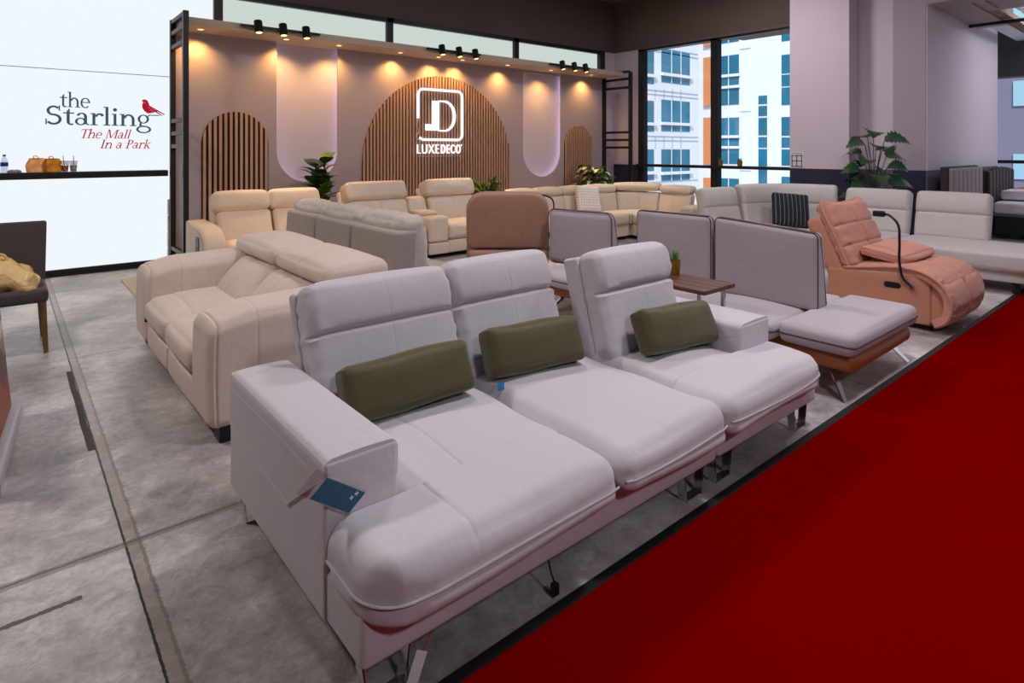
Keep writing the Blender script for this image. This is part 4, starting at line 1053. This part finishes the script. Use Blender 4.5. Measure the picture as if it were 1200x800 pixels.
# seat pad that flows over the front edge and curls in at the bottom
prof = crv([(-.24, 0, .44), (0, 0, .475), (.22, 0, .50), (.40, 0, .48), (.53, 0, .39), (.58, 0, .26), (.555, 0, .13), (.47, 0, .06)], 48)
bm = B(); N = len(prof); K = 32; top = []; bot = []
for i, p in enumerate(prof):
    tg = (prof[min(i+1, N-1)]-prof[max(i-1, 0)]).normalized(); nn = Vector((-tg.z, 0, tg.x)); ss = i/(N-1)
    rt, rb = [], []
    for k in range(K+1):
        v = k/K*2-1; wd = .44+.045*sstep(.25, .5, ss)
        q = .030*(1-v**8)-.034*math.exp(-((v)/.06)**2)
        for g in (.30, .55, .78): q -= .012*math.exp(-((ss-g)/.02)**2)
        if 1-abs(v) < .14: q += .006*math.sin(ss*110)
        rt.append(bm.verts.new(p+nn*q+Vector((0, v*wd, 0)))); rb.append(bm.verts.new(p-nn*.055+Vector((0, v*(wd-.015), 0))))
    top.append(rt); bot.append(rb)
for i in range(N-1):
    for k in range(K):
        bm.faces.new((top[i][k], top[i][k+1], top[i+1][k+1], top[i+1][k])); bm.faces.new((bot[i][k+1], bot[i][k], bot[i+1][k], bot[i+1][k+1]))
    bm.faces.new((top[i][0], top[i+1][0], bot[i+1][0], bot[i][0])); bm.faces.new((top[i+1][K], top[i][K], bot[i][K], bot[i+1][K]))
for i in (0, N-1):
    for k in range(K): bm.faces.new((top[i][k], top[i][k+1], bot[i][k+1], bot[i][k]))
sp = obj('seat_pad', bm, M_pinkq, S, world=False)
for sg_ in (-1, 1):
    bm = B(); tube(bm, [p+Vector((0, sg_*(.438+.045*sstep(.25, .5, i/(N-1))), .0)) for i, p in enumerate(prof)], .013, 6); obj('piping', bm, M_pinkq, sp, world=False)
bm = B(); rbox(bm, (-.36, -.38, .03), (.44, .38, .40), .04); obj('body', bm, M_pink, S, world=False)
bm = B(); rbox(bm, (.36, -.425, .05), (.555, .425, .44), .07); obj('footrest', bm, M_pink, S, world=False)
bm = B(); rbox(bm, (-.33, -.36, 0), (.42, .36, .05), .01); obj('base', bm, M_black, S, world=False)
bm = B(); tube(bm, crv([(.30, -.455, .355), (.24, -.47, .42), (.215, -.475, .55), (.215, -.475, .72), (.205, -.47, .86), (.14, -.465, .935), (.08, -.46, .945)], 40), .010, 8)
gn = obj('phone_holder', bm, M_black, S, world=False, label='black gooseneck phone holder')
bm = B(); rbox(bm, (.01, -.485, .92), (.10, -.435, .97), .01); obj('clamp', bm, M_black, gn, world=False)
bm = B(); lathe(bm, [(0, -.02), (.014, -.02), (.017, -.012), (.017, .012), (.014, .02), (0, .02)], 16, M=Matrix.Translation((.305, -.452, .35)) @ Matrix.Rotation(PI/2, 4, 'X')); obj('mount', bm, M_chrome, gn, world=False, label='chrome mounting screw')
pk = pillow('lumbar_pillow', (0, 0, 0), (.64, .36, .075), 0, 0, M_pinkq, 'salmon lumbar pillow lying on the seat of the quilted salmon recliner', r=.04, base=0, pz=.035)
pk.location = (6.22, 1.95, .505); pk.rotation_euler = (math.radians(8), math.radians(-2), math.radians(-6))

# ------------------------------------------------------------------ plants
def leaf(bm, base, direc, up, L, Wd, droop=.3, fold=.15, n=6, mi=0, notch=0, edge_mi=None):
    d = Vector(direc).normalized(); s = d.cross(Vector(up))
    if s.length < 1e-3: s = Vector((1, 0, 0))
    s.normalize(); u = s.cross(d)
    rows = []
    for i in range(n+1):
        t = i/n; w = Wd*math.sin(PI*min(1, t**.75*1.0))**.8*.5 if 0 < t < 1 else 0.002
        if notch and i % 2 == 0 and 0 < t < .95: w *= (1-notch)
        c = Vector(base)+d*L*t*(1-.15*droop*t)-Vector((0, 0, 1))*droop*L*t*t+u*.03*L*math.sin(PI*t)
        rows.append([bm.verts.new(c-s*w+u*fold*w), bm.verts.new(c-s*w*.55+u*fold*w*.4), bm.verts.new(c), bm.verts.new(c+s*w*.55+u*fold*w*.4), bm.verts.new(c+s*w+u*fold*w)])
    for A, D in zip(rows, rows[1:]):
        for k in range(4):
            f = bm.faces.new((A[k], A[k+1], D[k+1], D[k])); f.material_index = (edge_mi if edge_mi is not None and k in (1, 2) else mi)
def plant(name, label, loc, kind, h0, pot_r, pot_h, stand=0.):
    t = thing(name, label, 'plant', loc)
    bm = B(); lathe(bm, [(0, 0), (pot_r*.75, 0), (pot_r, pot_h), (pot_r*.9, pot_h), (pot_r*.88, pot_h*.92), (0, pot_h*.92)], 24); obj('pot', bm, M_pot, t, world=False)
    bm = B(); st = B(); rnd = random.Random(len(label))
    if kind == 'fiddle':
        for k in range(4):
            a = k*1.7; top = Vector((.10*math.cos(a), .10*math.sin(a), h0-.12*k)); tube(st, crv([(0, 0, pot_h*.9), (top.x*.4, top.y*.4, (pot_h+h0)/2), top], 10), .010, 6)
            nl = 17
            for i in range(nl):
                u = i/nl; p = Vector((top.x*u, top.y*u, pot_h+.15+(top.z-pot_h-.15)*u)); b_ = i*2.4+k
                leaf(bm, p, (math.cos(b_), math.sin(b_), .35+.5*u), (0, 0, 1), rnd.uniform(.26, .36), rnd.uniform(.19, .26), .25, mi=rnd.choice((0, 0, 1, 2)))
    elif kind == 'palm':
        for i in range(22):
            a = i*2.4; e = rnd.uniform(.3, 1.3); p0 = Vector((0, 0, pot_h*.9)); L = rnd.uniform(.40, .62)
            d = Vector((math.cos(a)*math.cos(e), math.sin(a)*math.cos(e), math.sin(e)))
            pts = [p0+d*L*s-Vector((0, 0, .3*L*s*s)) for s in (0, .25, .5, .75, 1)]
            tube(st, pts, .006, 5)
            for s in range(9):
                u = .3+.7*s/9; c = p0+d*L*u-Vector((0, 0, .3*L*u*u))
                for sd in (-1, 1):
                    sdv = d.cross(Vector((0, 0, 1))).normalized()*sd
                    leaf(bm, c, sdv+d*.9-Vector((0, 0, .15)), (0, 0, 1), .19, .034, .35, n=4, mi=rnd.choice((0, 2, 2)))
    elif kind == 'variegated':
        for i in range(60):
            a = i*2.4; e = rnd.uniform(.1, 1.3); rr = rnd.uniform(.05, .26); p0 = Vector((math.cos(a)*rr, math.sin(a)*rr, pot_h+rnd.uniform(.05, h0-pot_h-.12)))
            tube(st, [(0, 0, pot_h*.9), p0], .005, 5)
            leaf(bm, p0, (math.cos(a), math.sin(a), .2+e*.3), (0, 0, 1), rnd.uniform(.30, .40), rnd.uniform(.18, .24), .5, mi=rnd.choice((0, 1)), edge_mi=rnd.choice((3, 3, 0)))
    elif kind == 'monstera':
        for i in range(26):
            a = i*2.4; u = i/26; zt = pot_h+.12+(h0-pot_h-.25)*u; rr = .06+.13*math.sin(PI*(.15+.75*u))
            p0 = Vector((math.cos(a)*rr, math.sin(a)*rr, zt)); tube(st, crv([(0, 0, pot_h*.9), (p0.x*.3, p0.y*.3, pot_h+(zt-pot_h)*.6), p0], 8), .006, 5)
            leaf(bm, p0, (math.cos(a), math.sin(a), .45), (-.5, -.4, 1), rnd.uniform(.28, .40), rnd.uniform(.26, .38), .55, n=14, mi=rnd.choice((0, 1, 1, 1)), notch=.34)
    obj('foliage', bm, [M_leaf, M_leaf2, M_leaf3, M_leafc], t, world=False); obj('stem', st, M_leaf2 if kind == 'monstera' else M_stem, t, world=False)
    return t
plant('fiddle_leaf_fig', 'tall fiddle-leaf fig behind the cream sofa in front of the tall U niche', (3.42, 8.32, 0), 'fiddle', 1.40, .19, .36)
plant('potted_palm', 'small bright green palm behind the ivory leather sofa', (6.33, 8.2, 0), 'palm', 1.1, .17, .70)
plant('variegated_plant', 'bushy plant with cream-edged leaves behind the sand leather sofa', (8.95, 8.1, 0), 'variegated', 1.26, .2, .64)
plant('monstera_plant', 'dark green monstera in the white recess behind the off-white sofa', (9.72, 3.34, 0), 'monstera', 1.90, .2, .40)

# ------------------------------------------------------------------ items on the ledge
ZL = 1.235
def lx(x): return onY(x, 200, 8.85)[0]
t = thing('water_bottle', 'clear water bottle with a navy label standing on the black ledge', 'bottle', (lx(5), 8.85, ZL))
bm = B(); lathe(bm, [(0, 0), (.033, 0), (.035, .01), (.034, .12), (.03, .15), (.013, .18), (.013, .19), (0, .19)], 18); obj('body', bm, glassy('clear_pet', (.82, .86, .95), .12), t, world=False)
bm = B(); lathe(bm, [(.0355, .075), (.036, .076), (.036, .118), (.0355, .119)], 18); obj('band', bm, mat('navy_label', (34, 44, 110), .5), t, world=False, label='navy label')
bm = B(); lathe(bm, [(.015, .185), (.015, .208), (0, .208)], 14); obj('cap', bm, mat('grey_cap', (120, 124, 134), .5), t, world=False)
def translucent(name, col, k=.5):
    m, nt, out = newmat(name); L = nt.links.new
    d = nd(nt, 'ShaderNodeBsdfPrincipled'); d.inputs['Roughness'].default_value = .35; t = nd(nt, 'ShaderNodeBsdfTranslucent'); mx = nd(nt, 'ShaderNodeMixShader'); mx.inputs[0].default_value = k
    n = nd(nt, 'ShaderNodeTexNoise'); n.inputs['Scale'].default_value = 16; n.inputs['Detail'].default_value = 4
    tc = nd(nt, 'ShaderNodeTexCoord'); L(tc.outputs['Object'], n.inputs['Vector'])
    r = nd(nt, 'ShaderNodeValToRGB'); c = lin(col); r.color_ramp.elements[0].position = .35; r.color_ramp.elements[0].color = (*[x*.8 for x in c], 1); r.color_ramp.elements[1].position = .65; r.color_ramp.elements[1].color = (*[min(1, x*1.25) for x in c], 1)
    L(n.outputs['Fac'], r.inputs['Fac']); L(r.outputs['Color'], d.inputs['Base Color']); L(r.outputs['Color'], t.inputs['Color'])
    b = nd(nt, 'ShaderNodeBump'); b.inputs['Strength'].default_value = .6; b.inputs['Distance'].default_value = .02; L(n.outputs['Fac'], b.inputs['Height']); L(b.outputs['Normal'], d.inputs['Normal'])
    tr = nd(nt, 'ShaderNodeBsdfTransparent'); L(r.outputs['Color'], tr.inputs['Color']); m2 = nd(nt, 'ShaderNodeMixShader'); m2.inputs[0].default_value = .55
    L(d.outputs[0], mx.inputs[1]); L(t.outputs[0], mx.inputs[2]); L(mx.outputs[0], m2.inputs[1]); L(tr.outputs[0], m2.inputs[2]); L(m2.outputs[0], out.inputs['Surface']); return m
M_obag = translucent('orange_bag', (252, 196, 156), .6)
def bag(x, w, h_, m, label, content=None):
    X = lx(x); t = thing('takeaway_bag', label, 'bag', (X, 8.84, ZL), group='takeaway bags on the ledge')
    bm = B(); rnd = random.Random(x)
    prof = [(0, 0), (w*.44, 0), (w*.49, h_*.10), (w*.46, h_*.45), (w*.42, h_*.74), (w*.37, h_*.90), (w*.30, h_*.97), (w*.20, h_*.90), (w*.05, h_*.86), (0, h_*.86)]
    lathe(bm, prof, 18)
    for v in bm.verts:
        a = math.atan2(v.co.y, v.co.x); k = 1+.10*math.sin(a*5+v.co.z*60)+.06*math.sin(a*9-v.co.z*90)
        v.co.x *= k; v.co.y *= k*.55
    obj('bag_body', bm, m, t, world=False)
    bm = B(); tube(bm, crv([(-w*.1, 0, h_*.9), (-w*.15, 0, h_*1.08), (0, 0, h_*1.1), (w*.1, 0, h_*.92)], 14), .005, 6); obj('handle', bm, m, t, world=False)
    return t
bag(43, .20, .17, M_obag, 'orange plastic takeaway bag on the black ledge, the left one of two')
bag(61, .19, .165, translucent('amber_bag', (226, 174, 92), .5), 'amber plastic takeaway bag with dark food inside on the black ledge')
def cup(x, liq, straw, label, lean):
    X = lx(x); t = thing('plastic_cup', label, 'cup', (X, 8.84, ZL), group='drink cups on the ledge')
    bm = B(); lathe(bm, [(0, 0), (.03, 0), (.031, .003), (.044, .13), (.046, .132), (.043, .13), (.0295, .005), (0, .005)], 20); obj('cup_body', bm, glassy('cup_clear_%d' % x, (.88, .88, .9), .12), t, world=False)
    bm = B(); lathe(bm, [(0, .006), (.028, .006), (.036, .075), (0, .08)], 18); obj('drink', bm, liq, t, world=False)
    bm = B(); tube(bm, [(0, -.012, .01), (lean, -.012, .19)], .004, 6); obj('straw', bm, straw, t, world=False)
cup(76, mat('red_drink', (214, 96, 84), .3), mat('straw_red', (200, 30, 60), .4), 'clear cup of red iced drink with a red straw on the black ledge', -.02)
cup(86, mat('pale_drink', (214, 214, 186), .3), mat('straw_dark', (60, 60, 64), .4), 'clear cup of pale drink with a dark straw on the black ledge', 0)
for i, x in enumerate((14, 20)):
    bm = B(); lathe(bm, [(0, 0), (.03, 0), (.035, .02), (.02, .035), (0, .038)], 10)
    for v in bm.verts: v.co.x *= 1.2+.2*math.sin(v.co.z*120+i)
    solo('crumpled_wrapper', bm, mat('grey_wrapper', (168, 168, 164), .6, wrinkle=.8, wscale=40), ('crumpled grey wrapper on the ledge just right of the water bottle', 'flat grey wrapper on the ledge, between the bottle and the orange bag')[i], 'litter', (lx(x), 8.84, ZL), world=False)

bm = B()
for i in range(4): rbox(bm, (1.615, 8.80, .02+i*.21), (1.655, 8.86, .225+i*.21), .01)
solo('carton_strip', bm, mat('pale_carton', (206, 206, 180), .8, var=.1, vscale=20), 'narrow pale carton strip standing behind the left black frame against the glazing', 'carton', (1.635, 8.83, .02))
# ------------------------------------------------------------------ left edge: dining chair, bag, banner
S = thing('dining_chair', 'dark brown upholstered dining chair with wooden legs at the left edge', 'chair', (.02, 5.85, 0))
M_dch = fabric('dark_brown_fabric', (74, 66, 66), wrinkle=.05); M_leg = mat('oak_leg', (110, 78, 34), .5, var=.2, vscale=8)
bm = B(); rbox(bm, (-.24, 5.58, .38), (.25, 6.12, .475), .025, puff=(0, .004, .012)); obj('seat', bm, M_dch, S)
bm = B(); rbox(bm, (-.24, 6.05, .44), (.25, 6.12, .93), .02, M=rot_about((0, 6.1, .44), math.radians(-7), 'X'), fn=lambda p, s: Vector((p.x*(1+.10*(p.z-.44)), p.y, p.z))); obj('backrest', bm, M_dch, S)
for (x, y, dy) in ((-.2, 5.62, .0), (.215, 5.62, .0), (-.2, 6.06, .08), (.215, 6.06, .08)):
    bm = B(); tube(bm, [(x, y, .4), (x*1.1, y+dy, .0)], lambda t: .024-.009*t, 10); obj('leg', bm, M_leg, S)
bm = B(); rbox(bm, (-.22, 5.62, .485), (.19, 6.0, .67), .07, puff=(.01, .01, .03), step=.03, nc=5, fn=lambda p, s: Vector((p.x+.012*math.sin(p.z*50+p.y*20), p.y+.012*math.sin(p.x*40), p.z-(.09*sstep(-.05, .18, p.x) if p.z > .5 else 0)+(.016*math.sin(p.x*38+p.y*27) if p.z > .5 else 0))))
S2 = solo('shopping_bag', bm, mat('yellow_plastic', (226, 190, 130), .4, wrinkle=.8, wscale=14, var=.12, vscale=10), 'crumpled yellow plastic bag lying on the dark dining chair', 'bag', (0, 5.83, .48))
bm = B(); tube(bm, crv([(-.1, 5.8, .60), (-.08, 5.78, .72), (0, 5.8, .72), (.03, 5.82, .60)], 16), .010, 6); obj('handle', bm, MATS['yellow_plastic'], S2)
# roll-up banner, seen edge on at the left border
def banner_mat():
    m, nt, out = newmat('banner_print'); L = nt.links.new
    p = nd(nt, 'ShaderNodeBsdfPrincipled'); p.inputs['Roughness'].default_value = .45
    tc = nd(nt, 'ShaderNodeTexCoord'); sep = nd(nt, 'ShaderNodeSeparateXYZ'); L(tc.outputs['Object'], sep.inputs[0])
    n = nd(nt, 'ShaderNodeTexNoise'); n.inputs['Scale'].default_value = 5; L(tc.outputs['Object'], n.inputs['Vector'])
    ad = nd(nt, 'ShaderNodeMath', operation='MULTIPLY_ADD'); L(n.outputs['Fac'], ad.inputs[0]); ad.inputs[1].default_value = .25; L(sep.outputs['Z'], ad.inputs[2])
    r = nd(nt, 'ShaderNodeValToRGB'); r.color_ramp.interpolation = 'CONSTANT'; e = r.color_ramp.elements
    e[0].position = 0; e[0].color = (*lin((150, 70, 40)), 1); e[1].position = .40; e[1].color = (*lin((84, 60, 56)), 1)
    for pos, c in ((.52, (150, 120, 100)), (.60, (196, 186, 190)), (.68, (96, 74, 76)), (.78, (188, 84, 44)), (.95, (206, 186, 190)), (1.0, (190, 60, 40))):
        x = e.new(pos); x.color = (*lin(c), 1)
    L(ad.outputs[0], r.inputs['Fac']); L(r.outputs['Color'], p.inputs['Base Color']); L(p.outputs[0], out.inputs['Surface'])
    return m
bang = math.atan2(4.371-3.406, .085-.02)
S = thing('banner_stand', 'roll-up banner stand with a silver base cut by the left edge of the photo', 'banner', (.005, 3.89, 0), math.atan2(.93, .09)-PI/2)
bm = B(); rbox(bm, (-.06, -.50, .004), (.03, .50, .075), .02, step=.3); bb = obj('base', bm, mat('silver_base', (196, 190, 196), .35, .4), S, world=False)
bm = B(); rbox(bm, (-.062, -.525, .002), (.032, -.50, .078), .012, step=.3); obj('end_cap', bm, mat('blue_cap', (20, 90, 190), .4), bb, world=False, label='blue end cap')
bm = B(); box(bm, (-.022, -.48, .07), (-.02, .48, .86))
for v in bm.verts: v.co.x -= .09*(v.co.z-.07)
obj('print', bm, banner_mat(), S, world=False, smooth=False)
bm = B(); rbox(bm, (-.102, -.49, .85), (-.084, .49, .88), .004, step=.4); obj('top_bar', bm, MATS['silver_base'], S, world=False)
bm = B(); tube(bm, [(-.045, 0, .07), (-.105, 0, .86)], .009, 8); obj('pole', bm, M_black, S, world=False)

# ------------------------------------------------------------------ notice on the column
t = thing('wall_notice', 'white sheet with a grid of squares taped low on the white column', 'notice', (10.095, 4.62, 1.2))
ya, za = onX(926, 196, 10.09); yb, zb2 = onX(940, 178, 10.09)
bm = B(); box(bm, (10.093, yb-.02, za), (10.098, ya, zb2)); obj('sheet', bm, M_paper, t, smooth=False)
bm = B(); 
for i in range(3):
    y = ya-.03-(ya-yb-.04)*i/2; box(bm, (10.090, y-.006, za+.01), (10.0932, y+.006, zb2-.05))
for j in range(3):
    z = za+.02+(zb2-za-.08)*j/2; box(bm, (10.090, yb+.0, z-.006), (10.0932, ya-.02, z+.006))
box(bm, (10.090, yb+.01, zb2-.03), (10.0932, ya-.03, zb2-.022))
obj('printed_grid', bm, M_navy, t, smooth=False)

# ------------------------------------------------------------------ beds at the right
M_chan = fabric('taupe_channel', (156, 142, 146)); M_dark = fabric('dark_aubergine', (58, 44, 50), var=.15)
def headboard(xa, xb, y, zt, n, m, mside, label, curve=0.):
    t = thing('headboard', label, 'headboard', ((xa+xb)/2, y, 0))
    bm = B(); rbox(bm, (xa, y, .0), (xb, y+.10, zt), .02); obj('frame', bm, mside, t)
    bm = B(); w = (xb-xa-.06)/n
    for i in range(n):
        x0 = xa+.03+i*w; c = curve*math.sin(PI*(i+.5)/n); rbox(bm, (x0, y-.07, .3), (x0+w, y+.02, zt-.02+c), min(.04, w*.45), step=.4)
    obj('channels', bm, m, t)
headboard(10.62, 12.30, 2.66, 1.24, 7, M_chan, mat('dark_side', (60, 52, 60), .8), 'taupe channel-tufted headboard against the mauve dado of the right block')
headboard(12.75, 14.65, 2.68, 1.15, 8, M_dark, M_dark, 'dark aubergine channel-tufted headboard right of the taupe one', .06)
M_mat = fabric('mattress_white', (222, 214, 222)); M_bedb = mat('bed_base', (30, 28, 34), .8)
S = thing('bed', 'white mattress on a dark bed base in front of the dark headboard', 'bed', (13.8, 1.6, 0))
bm = B(); rbox(bm, (12.75, .6, .08), (14.65, 2.55, .42), .03); obj('base', bm, M_bedb, S)
bm = B(); rbox(bm, (12.73, .58, .42), (14.67, 2.56, .62), .06, puff=(0, 0, .01)); obj('mattress', bm, M_mat, S)
bm = B(); rbox(bm, (12.74, .58, .385), (14.66, 2.56, .425), .008); obj('border_band', bm, mat('grey_band', (110, 106, 118), .8), S)
for (x, y) in ((12.85, .7), (14.55, .7), (12.85, 2.45), (14.55, 2.45)):
    bm = B(); rbox(bm, (x-.04, y-.04, 0), (x+.04, y+.04, .085), .004); obj('leg', bm, M_bedb, S)
for i, (x, c, lab) in enumerate(((13.35, M_mat, 'white bed pillow on the mattress in front of the dark headboard'), (14.2, mat('ochre_cloth', (176, 126, 72), .8), 'ochre bed pillow beside the white one on the mattress'))):
    pillow('bed_pillow', (x, 2.32, 0), (.62, .40, .15), 0, 0, c, lab, r=.06, base=.632)

# ------------------------------------------------------------------ buildings outside
M_fw = mat('facade_white', (236, 238, 244), .6, var=.03, vscale=.5); M_fo = mat('facade_orange', (222, 140, 84), .6); M_bglass = mat('facade_glass', (30, 112, 142), .15, .0, var=.45, vscale=.35, spec=.6)
M_fl = mat('facade_line', (176, 186, 206), .6)
YW, XT = 23.0, 39.0
bld = thing('office_building', 'white office building with blue glass bays seen through the big window', 'building', (36, 24, -14))
Xe = onY(819, 100, YW)[0]
bm = B(); box(bm, (25, YW, -14), (Xe, 30, 26)); obj('wing', bm, M_fw, bld, smooth=False)
bm = B(); box(bm, (XT, 4, -14), (48, 30, 26)); obj('tower', bm, M_fw, bld, smooth=False)
def bay(rows, x0, x1, plane, vcols, bars):
    for y0, y1 in rows:
        if plane == 'Y':
            (a, zt), (c, zb_) = onY(x0, y0, YW), onY(x1, y1, YW); m_ = onY((x0+x1)/2, (y0+y1)/2, YW)[0]
            zt = onY((x0+x1)/2, y0, YW)[1]; zb_ = onY((x0+x1)/2, y1, YW)[1]
            P0 = lambda u, d: (u, YW-d)
        else:
            a, _ = onX(x0, y0, XT); c, _ = onX(x1, y1, XT); zt = onX((x0+x1)/2, y0, XT)[1]; zb_ = onX((x0+x1)/2, y1, XT)[1]
        lo, hi = min(a, c), max(a, c)
        def bx(bm, u0, u1, z0, z1, d0, d1):
            if plane == 'Y': box(bm, (u0, YW-d1, z0), (u1, YW-d0, z1))
            else: box(bm, (XT-d1, u0, z0), (XT-d0, u1, z1))
        bm = B(); bx(bm, lo, hi, zb_, zt, -.05, .03); w = obj('window', bm, M_bglass, bld, smooth=False)
        if vcols > 1 or bars:
            bm = B()
            for i in range(1, vcols): u = lo+(hi-lo)*i/vcols; bx(bm, u-.025, u+.025, zb_, zt, .02, .06)
            for f in bars: z = zt+(zb_-zt)*f; bx(bm, lo-.12, hi+.12, z-.09, z+.09, .02, .2)
            obj('glazing_bar', bm, M_fw, w, smooth=False)
rowsW = [(2, 39), (60, 98), (118, 154), (175, 211)]
bay(rowsW, 775, 808, 'Y', 3, (.76,)); bay(rowsW, 757, 766, 'Y', 1, (.76,)); bay(rowsW, 742, 754, 'Y', 1, (.76,))
rowsT = [(-8, 50), (65, 123), (138, 192), (209, 262)]
bay(rowsT, 842.5, 866, 'X', 2, (.41, .64))
bay([(112, 122), (124, 136), (138, 158.5), (160.5, 173), (174.5, 196), (198, 216)], 889, 899, 'X', 1, ())
bay([(-10, 48), (64, 86), (87.5, 101), (102.5, 123), (137, 159), (161, 173), (175, 194), (207, 240)], 916, 926, 'X', 1, ())
for y0, y1 in ((-4, 54), (68, 124), (138, 192), (208, 262)):
    ya_, zt_b = onX(825.5, y0, XT-.1); yb_, _ = onX(833, y0, XT-.1); zb_b = onX(829, y1, XT-.1)[1]
    bm = B(); box(bm, (XT-.25, yb_, zb_b), (XT+.02, ya_, zt_b)); obj('orange_panel', bm, M_fo, bld, smooth=False)
for y in (50, 55, 103, 108, 159, 164, 215):
    (a_, z_), (c_, _) = onY(740, y, YW-.02), onY(818, y, YW-.02); bm = B(); box(bm, (a_, YW-.03, z_-.03), (c_, YW+.01, z_+.03)); obj('panel_joint', bm, M_fl, bld, smooth=False)
for y0, y1 in ((105, 117), (160, 174)):
    bm = B()
    for x in (758, 768, 778, 788, 798): X_, z1_ = onY(x, y0, YW-.02); z0_ = onY(x, y1, YW-.02)[1]; box(bm, (X_-.03, YW-.03, z0_), (X_+.03, YW+.01, z1_))
    obj('panel_joint', bm, M_fl, bld, smooth=False)
for y in (58, 131, 200):
    bm = B(); (a_, z_), (c_, _) = onX(867, y, XT), onX(880, y, XT); box(bm, (XT-.02, c_, z_-.04), (XT+.01, a_, z_+.04)); obj('panel_joint', bm, M_fl, bld, smooth=False)
b2 = thing('apartment_tower', 'mauve grey tower with pale square windows seen through the far right window', 'building', (36, 8, -12))
bm = B(); box(bm, (34, -6, -12), (38, 12, 24)); obj('wall', bm, mat('mauve_facade', (120, 112, 136), .8), b2, smooth=False)
for k in range(-2, 6):
    for y in (4.6, 2.6, .6):
        bm = B(); z = .2+k*3.2; box(bm, (33.9, y, z), (34.05, y+1.5, z+1.1)); w = obj('window', bm, mat('pale_window', (150, 190, 205), .4), b2, smooth=False)
        bm = B(); box(bm, (33.86, y+.3, z+.35), (33.95, y+.9, z+.9)); obj('pane', bm, M_bglass, w, smooth=False)

# ------------------------------------------------------------------ camera
cd = bpy.data.cameras.new('camera'); cam = bpy.data.objects.new('camera', cd); C.objects.link(cam)
cd.sensor_width = 36; cd.sensor_fit = 'HORIZONTAL'; cd.lens = 36*FPX/1200; cd.shift_y = -(400-CY)/1200; cd.clip_start = .05; cd.clip_end = 200
cam.location = (0, 0, H); cam.rotation_euler = (PI/2, 0, math.atan2(FW[1], FW[0])-PI/2)
sc = bpy.context.scene; sc.camera = cam

# ------------------------------------------------------------------ light
def area(name, loc, size, power, col=(1, 1, 1), rot=(0, 0, 0), spread=180):
    ld = bpy.data.lights.new(name, 'AREA'); ld.shape = 'RECTANGLE'; ld.size, ld.size_y = size; ld.energy = power; ld.color = col; ld.spread = math.radians(spread)
    o = bpy.data.objects.new(name, ld); C.objects.link(o); o.location = loc; o.rotation_euler = rot
    return o
area('unseen_overhead_light', (3.1, .7, 4.6), (.35, .35), 82, (.96, .93, 1))
area('unseen_overhead_light', (.7, -3.2, 4.6), (.6, .6), 115, (.97, .95, 1))  # fill light added on the front side to brighten the white sofa's front
area('unseen_overhead_light', (6.6, .6, 4.6), (.4, .4), 62, (.97, .90, 1))
area('unseen_overhead_light', (-1.6, 4.6, 4.6), (.5, .5), 110, (1, .93, .86))
area('unseen_overhead_light', (3.4, 4.2, 4.6), (.5, .5), 62, (1, .95, .92))
area('unseen_overhead_light', (8.2, 4.9, 4.6), (.5, .5), 60, (1, .94, .98))
area('unseen_overhead_light', (13.6, .6, 3.74), (.9, .9), 45, (.95, .93, 1))
su = bpy.data.lights.new('sun', 'SUN'); su.energy = 3.2; su.angle = math.radians(2); so = bpy.data.objects.new('sun', su); C.objects.link(so)
so.rotation_euler = Vector((.62, .42, -.66)).to_track_quat('-Z', 'Y').to_euler()
w = bpy.data.worlds.new('world'); sc.world = w; w.use_nodes = True
bg = w.node_tree.nodes['Background']; bg.inputs[0].default_value = (.86, .93, 1, 1); bg.inputs[1].default_value = .85

sc.view_settings.view_transform = 'Standard'; sc.view_settings.look = 'None'; sc.view_settings.gamma = 1; sc.view_settings.use_curve_mapping = False
sc.view_settings.exposure = 0
sc.cycles.use_denoising = True
